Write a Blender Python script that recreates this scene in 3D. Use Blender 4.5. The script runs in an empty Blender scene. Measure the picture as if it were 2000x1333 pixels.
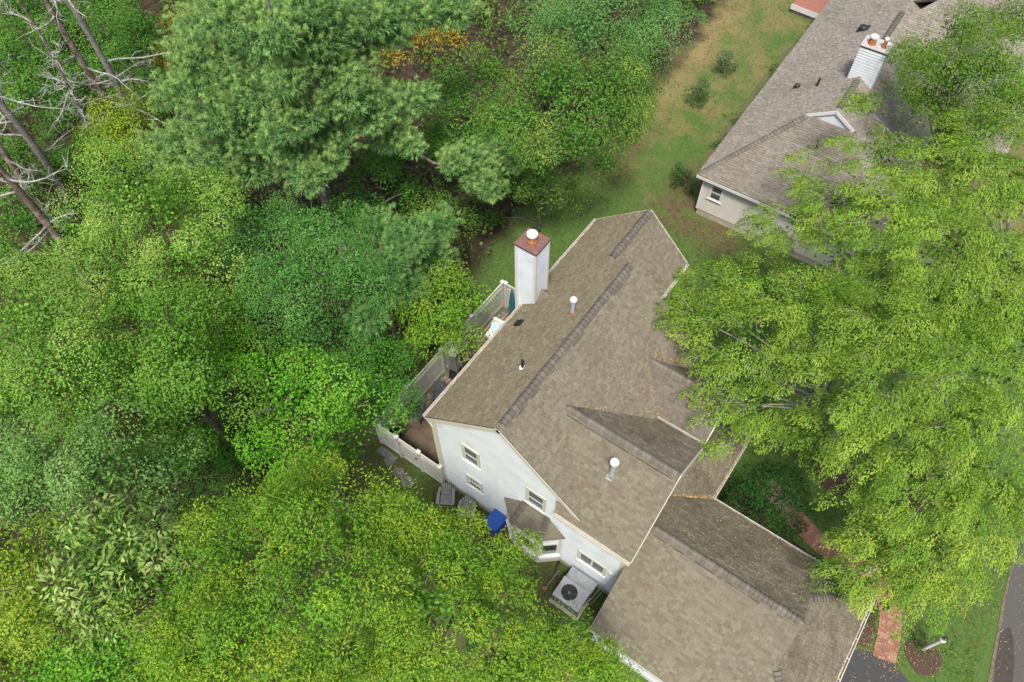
import bpy, bmesh, math, random
import numpy as np
from mathutils import Vector, Matrix

random.seed(7)
RNG = np.random.default_rng(7)
SC = bpy.context.scene
COL = SC.collection
R = math.radians

# ------------------------------------------------------------------ camera, sky, sun, exposure
CAM_POS = Vector((9.301, -7.994, 28.331))
yaw, pit, rol = R(36.42), R(56.367), R(1.039)
hd = Vector((-math.sin(yaw), math.cos(yaw), 0)); rt = Vector((math.cos(yaw), math.sin(yaw), 0)); up = Vector((0, 0, 1))
fw = hd*math.cos(pit) - up*math.sin(pit); dn = -(hd*math.sin(pit) + up*math.cos(pit))
rt2 = rt*math.cos(rol) + dn*math.sin(rol); dn2 = dn*math.cos(rol) - rt*math.sin(rol)
cd = bpy.data.cameras.new('camera'); cam = bpy.data.objects.new('camera', cd); COL.objects.link(cam)
cd.sensor_width = 36; cd.lens = 36*1448.5/2000; cd.clip_start = 0.5; cd.clip_end = 900
m = Matrix((rt2, -dn2, -fw)).transposed().to_4x4(); m.translation = CAM_POS
cam.matrix_world = m
SC.camera = cam

world = bpy.data.worlds.new('World'); SC.world = world; world.use_nodes = True
nt = world.node_tree; bg = nt.nodes['Background']
sky = nt.nodes.new('ShaderNodeTexSky'); sky.sky_type = 'NISHITA'; sky.sun_disc = False
SUN_EL, SUN_AZ = R(63), R(150)      # azimuth clockwise from +Y
sky.sun_elevation = SUN_EL; sky.sun_rotation = SUN_AZ
sky.air_density = 1.0; sky.dust_density = 4.0; sky.ozone_density = 1.0
nt.links.new(sky.outputs[0], bg.inputs[0]); bg.inputs[1].default_value = 0.065
sl = bpy.data.lights.new('sun', 'SUN'); sl.energy = 1.5; sl.angle = R(10); sl.color = (1, .965, .9)
so = bpy.data.objects.new('sun', sl); COL.objects.link(so)
sd = Vector((math.sin(SUN_AZ)*math.cos(SUN_EL), math.cos(SUN_AZ)*math.cos(SUN_EL), math.sin(SUN_EL)))
so.rotation_euler = sd.to_track_quat('Z', 'Y').to_euler(); so.location = (20, -10, 60)
vs = SC.view_settings; vs.view_transform = 'Standard'; vs.look = 'None'; vs.gamma = 1; vs.use_curve_mapping = False
vs.exposure = 1.9

# ------------------------------------------------------------------ materials
def mat(name, col=(.5, .5, .5), rough=.7, attr=False, trans=0, noise=0, nscale=8, bump=0, bscale=60, metal=0, spec=.4, col2=None, stain=None, lap=False):
    M = bpy.data.materials.new(name); M.use_nodes = True
    n = M.node_tree.nodes; l = M.node_tree.links; b = n['Principled BSDF']; out = n['Material Output']
    b.inputs['Roughness'].default_value = rough; b.inputs['Metallic'].default_value = metal
    b.inputs['Specular IOR Level'].default_value = spec
    tc = n.new('ShaderNodeTexCoord')
    if attr:
        a = n.new('ShaderNodeAttribute'); a.attribute_name = 'Col'; src = a.outputs['Color']
    else:
        c = n.new('ShaderNodeRGB'); c.outputs[0].default_value = (*col, 1); src = c.outputs[0]
    if noise or col2:
        t = n.new('ShaderNodeTexNoise'); t.inputs['Scale'].default_value = nscale; t.inputs['Detail'].default_value = 5
        l.new(tc.outputs['Object'], t.inputs['Vector'])
        mx = n.new('ShaderNodeMix'); mx.data_type = 'RGBA'
        r = n.new('ShaderNodeMapRange'); r.inputs[1].default_value = .35; r.inputs[2].default_value = .68
        l.new(t.outputs['Fac'], r.inputs[0]); 
        if col2:
            l.new(r.outputs[0], mx.inputs[0]); l.new(src, mx.inputs[6]); mx.inputs[7].default_value = (*col2, 1)
        else:
            mx.blend_type = 'MULTIPLY'; mx.inputs[0].default_value = 1
            r2 = n.new('ShaderNodeMapRange'); r2.inputs[3].default_value = 1-noise; r2.inputs[4].default_value = 1+noise*.4
            l.new(r.outputs[0], r2.inputs[0]); cb = n.new('ShaderNodeCombineColor')
            for k in range(3): l.new(r2.outputs[0], cb.inputs[k])
            l.new(src, mx.inputs[6]); l.new(cb.outputs[0], mx.inputs[7])
        src = mx.outputs[2]
    if stain:   # blotchy dark growth: (colour, scale, low, high, amount)
        t = n.new('ShaderNodeTexNoise'); t.inputs['Scale'].default_value = stain[1]; t.inputs['Detail'].default_value = 7; t.inputs['Roughness'].default_value = .62
        l.new(tc.outputs['Object'], t.inputs['Vector'])
        r = n.new('ShaderNodeMapRange'); r.inputs[1].default_value = stain[2]; r.inputs[2].default_value = stain[3]; r.inputs[4].default_value = stain[4]
        l.new(t.outputs['Fac'], r.inputs[0]); mx = n.new('ShaderNodeMix'); mx.data_type = 'RGBA'
        l.new(r.outputs[0], mx.inputs[0]); l.new(src, mx.inputs[6]); mx.inputs[7].default_value = (*stain[0], 1); src = mx.outputs[2]
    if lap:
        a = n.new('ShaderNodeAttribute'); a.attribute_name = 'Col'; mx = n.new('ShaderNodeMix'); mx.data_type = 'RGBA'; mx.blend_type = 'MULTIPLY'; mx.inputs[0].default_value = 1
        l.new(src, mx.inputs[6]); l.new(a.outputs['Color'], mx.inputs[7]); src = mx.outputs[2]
    l.new(src, b.inputs['Base Color'])
    if bump:
        t = n.new('ShaderNodeTexNoise'); t.inputs['Scale'].default_value = bscale; t.inputs['Detail'].default_value = 3
        l.new(tc.outputs['Object'], t.inputs['Vector']); bp = n.new('ShaderNodeBump'); bp.inputs['Strength'].default_value = bump; bp.inputs['Distance'].default_value = .02
        l.new(t.outputs['Fac'], bp.inputs['Height']); l.new(bp.outputs[0], b.inputs['Normal'])
    if trans:
        tr = n.new('ShaderNodeBsdfTranslucent'); mxs = n.new('ShaderNodeMixShader'); mxs.inputs[0].default_value = trans
        hs = n.new('ShaderNodeMix'); hs.data_type = 'RGBA'; hs.blend_type = 'MULTIPLY'; hs.inputs[0].default_value = 1
        l.new(src, hs.inputs[6]); hs.inputs[7].default_value = (1.25, 1.3, .55, 1)
        l.new(hs.outputs[2], tr.inputs[0]); l.new(b.outputs[0], mxs.inputs[1]); l.new(tr.outputs[0], mxs.inputs[2]); l.new(mxs.outputs[0], out.inputs[0])
    return M

M_LEAF = mat('leaf', attr=True, rough=.6, trans=.34, spec=.12)
M_NEEDLE = mat('needle', attr=True, rough=.65, trans=.3, spec=.1)
M_BARK = mat('bark', (.12, .095, .07), .9, noise=.45, nscale=6, bump=.6, bscale=25)
M_PINEBARK = mat('pine_bark', (.17, .14, .12), .9, noise=.5, nscale=5, bump=.6, bscale=20, stain=((.42, .44, .38), 3, .55, .68, .8))
M_PALEBARK = mat('pale_bark', (.19, .175, .15), .85, noise=.35, nscale=5)
M_DEADBARK = mat('dead_bark', (.15, .105, .075), .9, noise=.5, nscale=4, stain=((.34, .31, .27), 2.2, .48, .66, .8))
M_LICHEN = mat('lichen_branch', (.34, .34, .30), .9, noise=.5, nscale=7, stain=((.13, .1, .08), 3.5, .5, .62, .8))
M_SHING = mat('shingle', attr=True, rough=.92, spec=.2, noise=.16, nscale=26, bump=.25, bscale=160, stain=((.085, .07, .05), .6, .52, .80, .55))
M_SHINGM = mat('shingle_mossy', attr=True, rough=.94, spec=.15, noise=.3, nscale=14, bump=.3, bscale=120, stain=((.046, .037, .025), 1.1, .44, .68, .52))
M_DECK = mat('roof_felt', (.07, .06, .05), .95)
M_SIDING = mat('white_siding', (.56, .59, .61), .55, noise=.08, nscale=1.5, stain=((.30, .315, .29), 1.6, .52, .75, .5), lap=True)
M_CREAM = mat('cream_trim', (.47, .45, .365), .55, noise=.08, nscale=3)
M_WHITE = mat('white_trim', (.52, .515, .50), .5, noise=.06, nscale=4)
M_GUTTER = mat('gutter', (.40, .365, .32), .5, noise=.15, nscale=5, stain=((.42, .26, .14), 6, .6, .7, .5))
M_NSIDING = mat('beige_siding', (.47, .44, .395), .6, noise=.06, nscale=2, lap=True)
M_CONC = mat('foundation', (.33, .30, .225), .9, noise=.2, nscale=5, bump=.2)
M_GLASS = mat('window_glass', (.03, .04, .04), .06, spec=.7)
M_BLIND = mat('blind', (.24, .255, .26), .6)
M_BLACK = mat('black_plastic', (.018, .018, .02), .5)
M_PVC = mat('grey_pipe', (.36, .38, .40), .45, metal=.2)
M_CAPW = mat('white_cap', (.50, .50, .485), .4)
M_RUSTCAP = mat('rusty_cap', (.15, .075, .06), .6, noise=.3, nscale=9, stain=((.33, .12, .04), 4, .6, .75, .7))
M_RUST = mat('rust', (.30, .115, .04), .75, noise=.45, nscale=14, stain=((.55, .42, .3), 9, .58, .68, .7))
M_STEEL = mat('stainless', (.62, .62, .6), .3, metal=.85, noise=.2, nscale=8)
M_GALV = mat('galvanised', (.31, .335, .345), .45, metal=.4, noise=.25, nscale=5)
M_VINYL = mat('vinyl_fence', (.44, .425, .37), .5, noise=.12, nscale=2)
M_GREYCH = mat('dark_grey_plastic', (.06, .065, .07), .55, noise=.15, nscale=5)
M_LGREYCH = mat('grey_plastic', (.215, .215, .21), .55, noise=.15, nscale=5)
M_TEAL = mat('teal_canvas', (.03, .13, .15), .8, noise=.25, nscale=6)
M_CUSH = mat('white_cushion', (.62, .61, .58), .85, noise=.08, nscale=6)
M_BLUEP = mat('blue_pillow', (.30, .48, .58), .85, col2=(.62, .72, .76), nscale=14)
M_WICK = mat('wicker', (.30, .22, .14), .8, noise=.3, nscale=30)
M_TERRA = mat('terracotta', (.46, .27, .18), .8, noise=.2, nscale=8)
M_SOIL = mat('soil', (.05, .033, .02), .95, noise=.4, nscale=18)
M_BLUE = mat('blue_bin', (.012, .075, .33), .4, noise=.1, nscale=4)
M_ACW = mat('ac_top', (.33, .33, .355), .45, noise=.1, nscale=5)
M_ACD = mat('ac_grille', (.10, .10, .095), .5)
M_FAN = mat('fan_blade', (.07, .065, .06), .45)
M_SLATE = mat('stepping_stone', (.14, .135, .125), .9, noise=.25, nscale=9)
M_ASPH = mat('asphalt', (.042, .042, .043), .92, noise=.25, nscale=30, bump=.4, bscale=90)
M_ROAD = mat('road_asphalt', (.066, .063, .058), .93, noise=.2, nscale=25, bump=.4, bscale=90, stain=((.06, .05, .04), .5, .55, .75, .6))
M_BRICK = mat('brick', attr=True, rough=.9, noise=.25, nscale=16, bump=.2, bscale=90)
M_MORTAR = mat('joint_sand', (.20, .15, .11), .95)
M_MULCH = mat('mulch', (.034, .024, .017), .97, noise=.5, nscale=20, bump=1, bscale=40, col2=(.075, .042, .026))
M_SOILG = mat('weedy_soil', (.095, .07, .04), .97, col2=(.06, .09, .02), nscale=4, bump=.8, bscale=30)
M_PATIO = mat('patio_paver', (.12, .085, .06), .93, noise=.35, nscale=3, bump=.3, bscale=40)
M_RED = mat('deck_board', (.24, .10, .065), .8, noise=.2, nscale=10)
M_LITTER = mat('leaf_litter', attr=True, rough=.85, trans=.15)
M_STONE = mat('stone', attr=True, rough=.85, noise=.2, nscale=20)
M_GRASS = mat('grass_blade', attr=True, rough=.6, trans=.3)
M_INNER = mat('dark_interior', (.03, .03, .03), .9)

# ------------------------------------------------------------------ helpers
def prop(o, label=None, cat=None, group=None, kind=None):
    if label: o['label'] = label
    if cat: o['category'] = cat
    if group: o['group'] = group
    if kind: o['kind'] = kind
    return o

def empty(name, loc, label=None, cat=None, group=None, rz=0):
    o = bpy.data.objects.new(name, None); COL.objects.link(o); o.location = loc; o.rotation_euler = (0, 0, rz); o.empty_display_size = .2
    return prop(o, label, cat, group)

def link(name, me, parent=None, loc=None, rz=0):
    o = bpy.data.objects.new(name, me); COL.objects.link(o)
    if parent: o.parent = parent
    if loc is not None: o.location = loc
    if rz: o.rotation_euler = (0, 0, rz)
    return o

class MB:
    """collects shapes, builds one mesh"""
    def __init__(s): s.v = []; s.f = []; s.c = []
    def add(s, vs, fs, col=None):
        b = len(s.v); s.v += [tuple(x) for x in vs]; s.f += [tuple(b+i for i in f) for f in fs]
        s.c += [col or (1, 1, 1)]*len(vs); return s
    def box(s, x0, x1, y0, y1, z0, z1, col=None):
        return s.add([(x0,y0,z0),(x1,y0,z0),(x1,y1,z0),(x0,y1,z0),(x0,y0,z1),(x1,y0,z1),(x1,y1,z1),(x0,y1,z1)],
                     [(0,3,2,1),(4,5,6,7),(0,1,5,4),(1,2,6,5),(2,3,7,6),(3,0,4,7)], col)
    def obox(s, c, ax, ay, az, hx, hy, hz, col=None):   # oriented box
        c = Vector(c); ax, ay, az = Vector(ax)*hx, Vector(ay)*hy, Vector(az)*hz
        P = [c+i*ax+j*ay+k*az for k in (-1, 1) for (i, j) in ((-1,-1),(1,-1),(1,1),(-1,1))]
        return s.add(P, [(0,3,2,1),(4,5,6,7),(0,1,5,4),(1,2,6,5),(2,3,7,6),(3,0,4,7)], col)
    def bar(s, p, q, w, h, up=(0, 0, 1), col=None, drop=0):
        p, q = Vector(p), Vector(q); d = (q-p); L = d.length; d.normalize(); u = Vector(up); sd_ = d.cross(u).normalized(); u = sd_.cross(d)
        return s.obox((p+q)/2 - u*drop, d, sd_, u, L/2, w/2, h/2, col)
    def tube(s, pts, rad, n=6, col=None, cap=True):
        pts = [Vector(p) for p in pts]; b = len(s.v); k = len(pts)
        if not hasattr(rad, '__len__'): rad = [rad]*k
        for i, p in enumerate(pts):
            d = (pts[min(i+1, k-1)] - pts[max(i-1, 0)]).normalized()
            a = d.cross(Vector((.31, .87, .4))).normalized(); c = d.cross(a)
            for j in range(n):
                t = 2*math.pi*j/n; s.v.append(tuple(p + (a*math.cos(t)+c*math.sin(t))*rad[i])); s.c.append(col or (1, 1, 1))
        for i in range(k-1):
            for j in range(n):
                j2 = (j+1) % n; s.f.append((b+i*n+j, b+i*n+j2, b+(i+1)*n+j2, b+(i+1)*n+j))
        if cap:
            s.f.append(tuple(b+(k-1)*n+j for j in range(n))); s.f.append(tuple(b+j for j in reversed(range(n))))
        return s
    def lathe(s, c, prof, n=16, col=None):  # prof (r,z)
        b = len(s.v)
        for r, z in prof:
            for j in range(n):
                t = 2*math.pi*j/n; s.v.append((c[0]+r*math.cos(t), c[1]+r*math.sin(t), c[2]+z)); s.c.append(col or (1, 1, 1))
        for i in range(len(prof)-1):
            for j in range(n):
                j2 = (j+1) % n; s.f.append((b+i*n+j, b+i*n+j2, b+(i+1)*n+j2, b+(i+1)*n+j))
        s.f.append(tuple(b+(len(prof)-1)*n+j for j in range(n))); s.f.append(tuple(b+j for j in reversed(range(n))))
        return s
    def prism(s, poly, n, h, col=None):  # polygon extruded along -n by h
        poly = [Vector(p) for p in poly]; n = Vector(n).normalized(); k = len(poly)
        return s.add(poly+[p-n*h for p in poly], [tuple(range(k)), tuple(reversed(range(k, 2*k)))] + [(i, i+k, (i+1) % k + k, (i+1) % k) for i in range(k)], col)
    def mesh(s, name, m, smooth=False, attr=False):
        me = bpy.data.meshes.new(name); me.from_pydata(s.v, [], s.f); me.materials.append(m)
        if attr:
            a = me.attributes.new('Col', 'FLOAT_COLOR', 'POINT'); a.data.foreach_set('color', np.c_[np.array(s.c, np.float32), np.ones(len(s.c), np.float32)].ravel())
        if smooth: me.shade_smooth()
        return me
    def build(s, name, m, parent=None, smooth=False, attr=False, loc=None, rz=0, bevel=0):
        me = s.mesh(name, m, smooth, attr)
        if bevel:
            bm = bmesh.new(); bm.from_mesh(me); bmesh.ops.recalc_face_normals(bm, faces=bm.faces)
            bmesh.ops.bevel(bm, geom=bm.edges[:], offset=bevel, segments=2, affect='EDGES', clamp_overlap=True); bm.to_mesh(me); bm.free()
        return link(name, me, parent, loc, rz)

def np_mesh(name, V, F, C, m):
    """V (n,3), F (k,q) faces of equal size, C (n,3)"""
    me = bpy.data.meshes.new(name); n, k, q = len(V), len(F), F.shape[1]
    me.vertices.add(n); me.vertices.foreach_set('co', V.astype(np.float32).ravel())
    me.loops.add(k*q); me.loops.foreach_set('vertex_index', F.astype(np.int32).ravel())
    me.polygons.add(k); me.polygons.foreach_set('loop_start', np.arange(0, k*q, q, dtype=np.int32))
    me.materials.append(m)
    a = me.attributes.new('Col', 'FLOAT_COLOR', 'POINT'); a.data.foreach_set('color', np.c_[C, np.ones(n)].astype(np.float32).ravel())
    me.update(calc_edges=True); return me

def tree_copy(root, loc, rz, label=None, name=None):
    r = root.copy(); COL.objects.link(r); r.location = loc; r.rotation_euler = (0, 0, rz)
    if label: r['label'] = label
    for ch in root.children:
        c = ch.copy(); COL.objects.link(c); c.parent = r
        for g in ch.children:
            d = g.copy(); COL.objects.link(d); d.parent = c
    return r

def clip(poly, a, b, c):   # keep a*x+b*y<=c
    out = []; k = len(poly)
    for i in range(k):
        p, q = poly[i], poly[(i+1) % k]; dp = a*p[0]+b*p[1]-c; dq = a*q[0]+b*q[1]-c
        if dp <= 0: out.append(p)
        if dp*dq < 0:
            t = dp/(dp-dq); out.append((p[0]+(q[0]-p[0])*t, p[1]+(q[1]-p[1])*t))
    return out

# ------------------------------------------------------------------ the ground and what is laid on it
def ground_mat():
    M = bpy.data.materials.new('ground'); M.use_nodes = True; n = M.node_tree.nodes; l = M.node_tree.links; b = n['Principled BSDF']
    b.inputs['Roughness'].default_value = .95; b.inputs['Specular IOR Level'].default_value = .15
    g = n.new('ShaderNodeNewGeometry'); sep = n.new('ShaderNodeSeparateXYZ'); l.new(g.outputs['Position'], sep.inputs[0])
    def noise(sc, det=5, rough=.55):
        t = n.new('ShaderNodeTexNoise'); t.inputs['Scale'].default_value = sc; t.inputs['Detail'].default_value = det; t.inputs['Roughness'].default_value = rough
        l.new(g.outputs['Position'], t.inputs['Vector']); return t.outputs['Fac']
    def mr(src, a, c, lo=0, hi=1):
        r = n.new('ShaderNodeMapRange'); r.inputs[1].default_value = a; r.inputs[2].default_value = c; r.inputs[3].default_value = lo; r.inputs[4].default_value = hi
        l.new(src, r.inputs[0]); return r.outputs[0]
    def mix(f, A, B):
        m_ = n.new('ShaderNodeMix'); m_.data_type = 'RGBA'; l.new(f, m_.inputs[0])
        for k, x in ((6, A), (7, B)):
            if isinstance(x, tuple): m_.inputs[k].default_value = (*x, 1)
            else: l.new(x, m_.inputs[k])
        return m_.outputs[2]
    def math_(op, A, B):
        m_ = n.new('ShaderNodeMath'); m_.operation = op
        for k, x in ((0, A), (1, B)):
            if isinstance(x, (int, float)): m_.inputs[k].default_value = x
            else: l.new(x, m_.inputs[k])
        return m_.outputs[0]
    fine = mr(noise(9, 6), .3, .7)
    green = mix(fine, (.040, .080, .016), (.075, .125, .028))
    dry = mix(fine, (.12, .095, .04), (.20, .155, .07))
    yb = mr(sep.outputs['Y'], 12, 30, -.16, .10)
    dryf = mr(math_('ADD', noise(.5, 7, .65), yb), .47, .66)
    lawn = mix(math_('MULTIPLY', dryf, .68), green, dry)
    tx = math_('ADD', sep.outputs['X'], mr(noise(.6, 4), 0, 1, -1.3, 1.3)); tx = math_('ADD', tx, mr(sep.outputs['Y'], 18, 36, 4.0, 5.6)); tx = math_('ABSOLUTE', tx, 0)
    trk = math_('MULTIPLY', mr(tx, .2, 1.5, 1, 0), mr(sep.outputs['Y'], 17, 21)); lawn = mix(math_('MULTIPLY', trk, .72), lawn, mix(fine, (.15, .105, .045), (.25, .185, .085)))
    bare = mr(noise(.7, 5), .63, .75); lawn = mix(math_('MULTIPLY', bare, .6), lawn, (.12, .075, .04))
    # worn brown yard along the near gable and behind the fence
    lx = math_('MULTIPLY', mr(sep.outputs['X'], 6.5, 8.5, 1, 0), mr(sep.outputs['Y'], 2, 9, 1, 0))
    worn = math_('MULTIPLY', lx, mr(noise(1.1, 6), .38, .62)); lawn = mix(math_('MULTIPLY', worn, .75), lawn, (.085, .055, .03))
    cx_ = math_('MULTIPLY', mr(sep.outputs['X'], -1.6, -.2), mr(sep.outputs['X'], 3.4, 5.2, 1, 0)); cy_ = math_('MULTIPLY', mr(sep.outputs['Y'], 16.6, 17.8), mr(sep.outputs['Y'], 21, 23, 1, 0))
    cm = math_('MULTIPLY', math_('MULTIPLY', cx_, cy_), mr(noise(1.3, 7, .7), .36, .56)); lawn = mix(cm, lawn, mix(fine, (.055, .036, .022), (.13, .085, .05)))
    floor = mix(mr(noise(2.5, 7), .35, .65), (.018, .014, .009), (.05, .036, .021))
    edge = math_('ADD', sep.outputs['X'], mr(noise(.45, 4), 0, 1, -2.2, 2.2))
    col = mix(mr(edge, -6.4, -5.2), floor, lawn)
    l.new(col, b.inputs['Base Color'])
    bp = n.new('ShaderNodeBump'); bp.inputs['Strength'].default_value = .8; bp.inputs['Distance'].default_value = .05; l.new(noise(22, 6), bp.inputs['Height']); l.new(bp.outputs[0], b.inputs['Normal'])
    return M

bm_ = MB()
bm_.add([(-300, -300, 0), (300, -300, 0), (300, 400, 0), (-300, 400, 0)], [(0, 1, 2, 3)])
prop(bm_.build('ground', ground_mat()), 'lawn and brown forest floor around the two houses', None, None, 'structure')

def sheet(name, pts, z, m, label, th=.0):
    mb = MB(); mb.prism([(x, y, z) for x, y in pts], (0, 0, 1), max(th, z-.001)); o = mb.build(name, m); return prop(o, label, None, None, 'structure')

def smooth_poly(pts, k=6):   # Catmull-Rom closed
    out = []; n = len(pts)
    for i in range(n):
        p0, p1, p2, p3 = (np.array(pts[(i+j-1) % n], float) for j in range(4))
        for t in np.linspace(0, 1, k, endpoint=False):
            out.append(tuple(.5*((2*p1)+(-p0+p2)*t+(2*p0-5*p1+4*p2-p3)*t*t+(-p0+3*p1-3*p2+p3)*t**3)))
    return out

RD = [(19.95, -20), (20.05, 2), (20.1, 5.2), (19.72, 8.2), (19.5, 10.5), (19.6, 16), (20.6, 26), (23, 40), (27, 60)]
sheet('road', RD + [(x+6.5, y) for x, y in reversed(RD)], .012, M_ROAD, 'grey asphalt street along the edge of the lawn')
sheet('driveway', [(15.3, 3.35), (15.75, 3.42), (16.3, 3.72), (16.9, 3.82), (17.3, 3.72), (18.0, 3.45), (20.5, 3.3), (20.5, -6), (14.9, -6), (14.9, 3.0)], .016, M_ASPH, 'dark asphalt driveway in front of the garage')
sheet('patio', [(-3.3, -.05), (-.05, -.05), (-.05, 8.5), (-3.3, 8.5)], .02, M_PATIO, 'brown paved patio inside the white fence')
EDGE = [p for p in RD if p[1] <= 12]
sheet('road_edge', [(x-.07+.04*math.sin(i*2), y) for i, (x, y) in enumerate(EDGE)] + [(x+.02, y) for x, y in reversed(EDGE)], .02, mat('sandy_edge', (.12, .092, .06), .95, noise=.4, nscale=8), 'strip of tan sand between lawn and street')
sheet('road_dark_strip', smooth_poly([(19.85, 6.4), (20.1, 7.4), (20.5, 6.6), (20.75, 5.2), (20.7, 3.4), (20.8, 1.0), (20.7, -3), (20.3, -4), (20.2, 0), (20.22, 3.2), (20.2, 5.2)], 4), .018, mat('dark_asphalt', (.038, .031, .025), .8, noise=.3, nscale=6), 'darker strip along the edge of the street')  # narrow sheet of darker asphalt laid along the road edge

# ------------------------------------------------------------------ house
house = empty('house', (0, 0, 0), 'white clapboard house with brown shingle roofs and a tall white chimney', 'house')

PAL = [(0.15, 0.135, 0.095), (0.144, 0.129, 0.093), (0.139, 0.122, 0.087), (0.129, 0.108, 0.078), (0.134, 0.109, 0.08), (0.127, 0.107, 0.078), (0.156, 0.139, 0.101), (0.121, 0.103, 0.075)]
PALW = [.2, .22, .17, .11, .1, .08, .08, .04]
PAL_REAR = [(0.174, 0.152, 0.095), (0.166, 0.143, 0.089), (0.155, 0.136, 0.083), (0.152, 0.119, 0.076), (0.157, 0.124, 0.08), (0.145, 0.119, 0.076), (0.179, 0.158, 0.104), (0.134, 0.113, 0.071)]
PAL_N = [(0.217, 0.195, 0.162), (0.206, 0.184, 0.15), (0.195, 0.174, 0.141), (0.185, 0.16, 0.132), (0.189, 0.159, 0.13), (0.178, 0.157, 0.13), (0.223, 0.205, 0.174), (0.168, 0.147, 0.124)]
WID = (.09, .13, .18, .26)
EXPO = .108
SINGLES = []      # candidate single shingles: (score, origin, e, s, n, wi, ci, lift, mossy)

def shingle_plane(poly, mb, pal, mossy=0, singles=False, expo=EXPO, wscale=1.0):
    P = [Vector(p) for p in poly]; n = (P[1]-P[0]).cross(P[2]-P[0]).normalized()
    if n.z < 0: n = -n
    e = Vector((0, 0, 1)).cross(n).normalized(); s = n.cross(e)
    o = min(P, key=lambda p: p.z); p2 = [((p-o).dot(e), (p-o).dot(s)) for p in P]
    ar = sum(p2[i][0]*p2[(i+1) % len(p2)][1]-p2[(i+1) % len(p2)][0]*p2[i][1] for i in range(len(p2)))
    if ar < 0: p2 = p2[::-1]
    lines = []
    for i in range(len(p2)):
        a, b = p2[i], p2[(i+1) % len(p2)]; nx, ny = b[1]-a[1], -(b[0]-a[0]); lines.append((nx, ny, nx*a[0]+ny*a[1]))
    bmin = min(p[1] for p in p2); bmax = max(p[1] for p in p2); amin = min(p[0] for p in p2); amax = max(p[0] for p in p2)
    j = 0; b0 = bmin
    while b0 < bmax:
        b1 = min(b0+expo, bmax); x = amin - random.random()*.3
        while x < amax:
            wi = random.choices(range(4), (2, 4, 4, 3))[0]; w = WID[wi]*wscale; ci = random.choices(range(8), PALW)[0]; lift = random.choice((.012, .018, .030))
            q = [(x+.003, b0), (x+w-.003, b0), (x+w-.003, b1), (x+.003, b1)]; full = True; x += w
            for L in lines:
                bad = [L[0]*p[0]+L[1]*p[1]-L[2] > 1e-9 for p in q]
                if any(bad):
                    full = False; q = clip(q, *L) if not all(bad) else []
                    if not q: break
            if len(q) < 3: continue
            if full and singles and b1-b0 > expo*.99:
                c = o + e*q[0][0] + s*b0; d = CAM_POS - c; sc_ = w*(n.dot(d))/d.length**3
                SINGLES.append((sc_, c, e, s, n, wi, ci, lift, q, o, mossy)); continue
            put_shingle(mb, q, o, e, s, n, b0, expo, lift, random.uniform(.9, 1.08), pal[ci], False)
        b0 += expo; j += 1
    return n

def put_shingle(mb, q, o, e, s, n, b0, expo, lift, k, col, lite=False):
    col = tuple(c*k for c in col); m_ = len(q)
    top = [o + e*a + s*b + n*(lift - (lift-.002)*(b-b0)/expo) for a, b in q]; bot = [o + e*a + s*b - n*.004 for a, b in q]
    mb.add(top, [tuple(range(m_))], col); lo_ = min(b for a, b in q)
    for i in range(m_ if not lite else 0):      # cut edges: dark asphalt, the butt darkened to paint its shadow line
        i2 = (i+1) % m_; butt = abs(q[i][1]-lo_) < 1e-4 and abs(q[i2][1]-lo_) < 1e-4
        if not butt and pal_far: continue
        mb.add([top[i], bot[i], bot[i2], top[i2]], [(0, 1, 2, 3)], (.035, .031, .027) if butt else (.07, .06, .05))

pal_far = False
SH = {0: MB(), 1: MB()}
DECK = MB()
def roof(poly, pal=PAL, mossy=0, singles=False, th=.11, mb=None, deck=None, expo=EXPO, wscale=1.0):
    n = shingle_plane(poly, mb or SH[mossy], pal, mossy, singles, expo, wscale)
    (deck or DECK).prism([Vector(p)-n*.003 for p in poly], n, th)
    return n

sf = .878
ZR, VR, ZE = 8.35, 2.9, 5.6
sr = (ZR-ZE)/(VR+.31)
UA, UM = 11.11, 7.85
# main rear slope, main front slope, far section
roof([(-.31, -.11, ZE), (-.31, UM, ZE), (VR, UM, ZR), (VR, -.11, ZR)], PAL_REAR)
V2R = 1.9; Z2R = ZR - sr*(VR-V2R)
roof([(-.31, UM, ZE), (-.31, UA, ZE), (V2R, UA, Z2R), (V2R, UM, Z2R)], PAL_REAR)
MF = lambda v: ZR - sf*(v-VR)
roof([(VR, -.11, ZR), (VR, UM, ZR), (6.2, UM, MF(6.2)), (6.2, -.11, MF(6.2))], PAL, 0)
s2 = (Z2R-5.657)/(3.83-V2R)
roof([(V2R, UM-.02, Z2R), (V2R, UA, Z2R), (3.83, UA, 5.657), (3.83, UM-.02, 5.657)], PAL)
# wing
UW, ZW, V2, OW = 2.138, 5.357, 8.03, .29
ZWR = ZW + sf*(UW+OW); V3 = VR + (ZR-ZWR)/sf
UWR = 2*UW+OW
roof([(5.23, -OW, ZW), (V2, -OW, ZW), (V2, UW, ZWR), (V3-.05, UW, ZWR)], PAL, 0, True)
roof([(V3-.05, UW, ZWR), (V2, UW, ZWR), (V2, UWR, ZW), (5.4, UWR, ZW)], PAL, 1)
# entry gable
UB, ZB = 5.82, 6.52; HB = 1.17; ZBE = 5.43
sb = (ZB-ZBE)/HB
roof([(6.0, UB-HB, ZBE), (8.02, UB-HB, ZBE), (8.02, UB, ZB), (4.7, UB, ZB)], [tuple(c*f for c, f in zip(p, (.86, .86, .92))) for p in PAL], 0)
roof([(4.7, UB, ZB), (8.02, UB, ZB), (8.02, UB+HB, ZBE), (6.0, UB+HB, ZBE)], PAL, 1)
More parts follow.
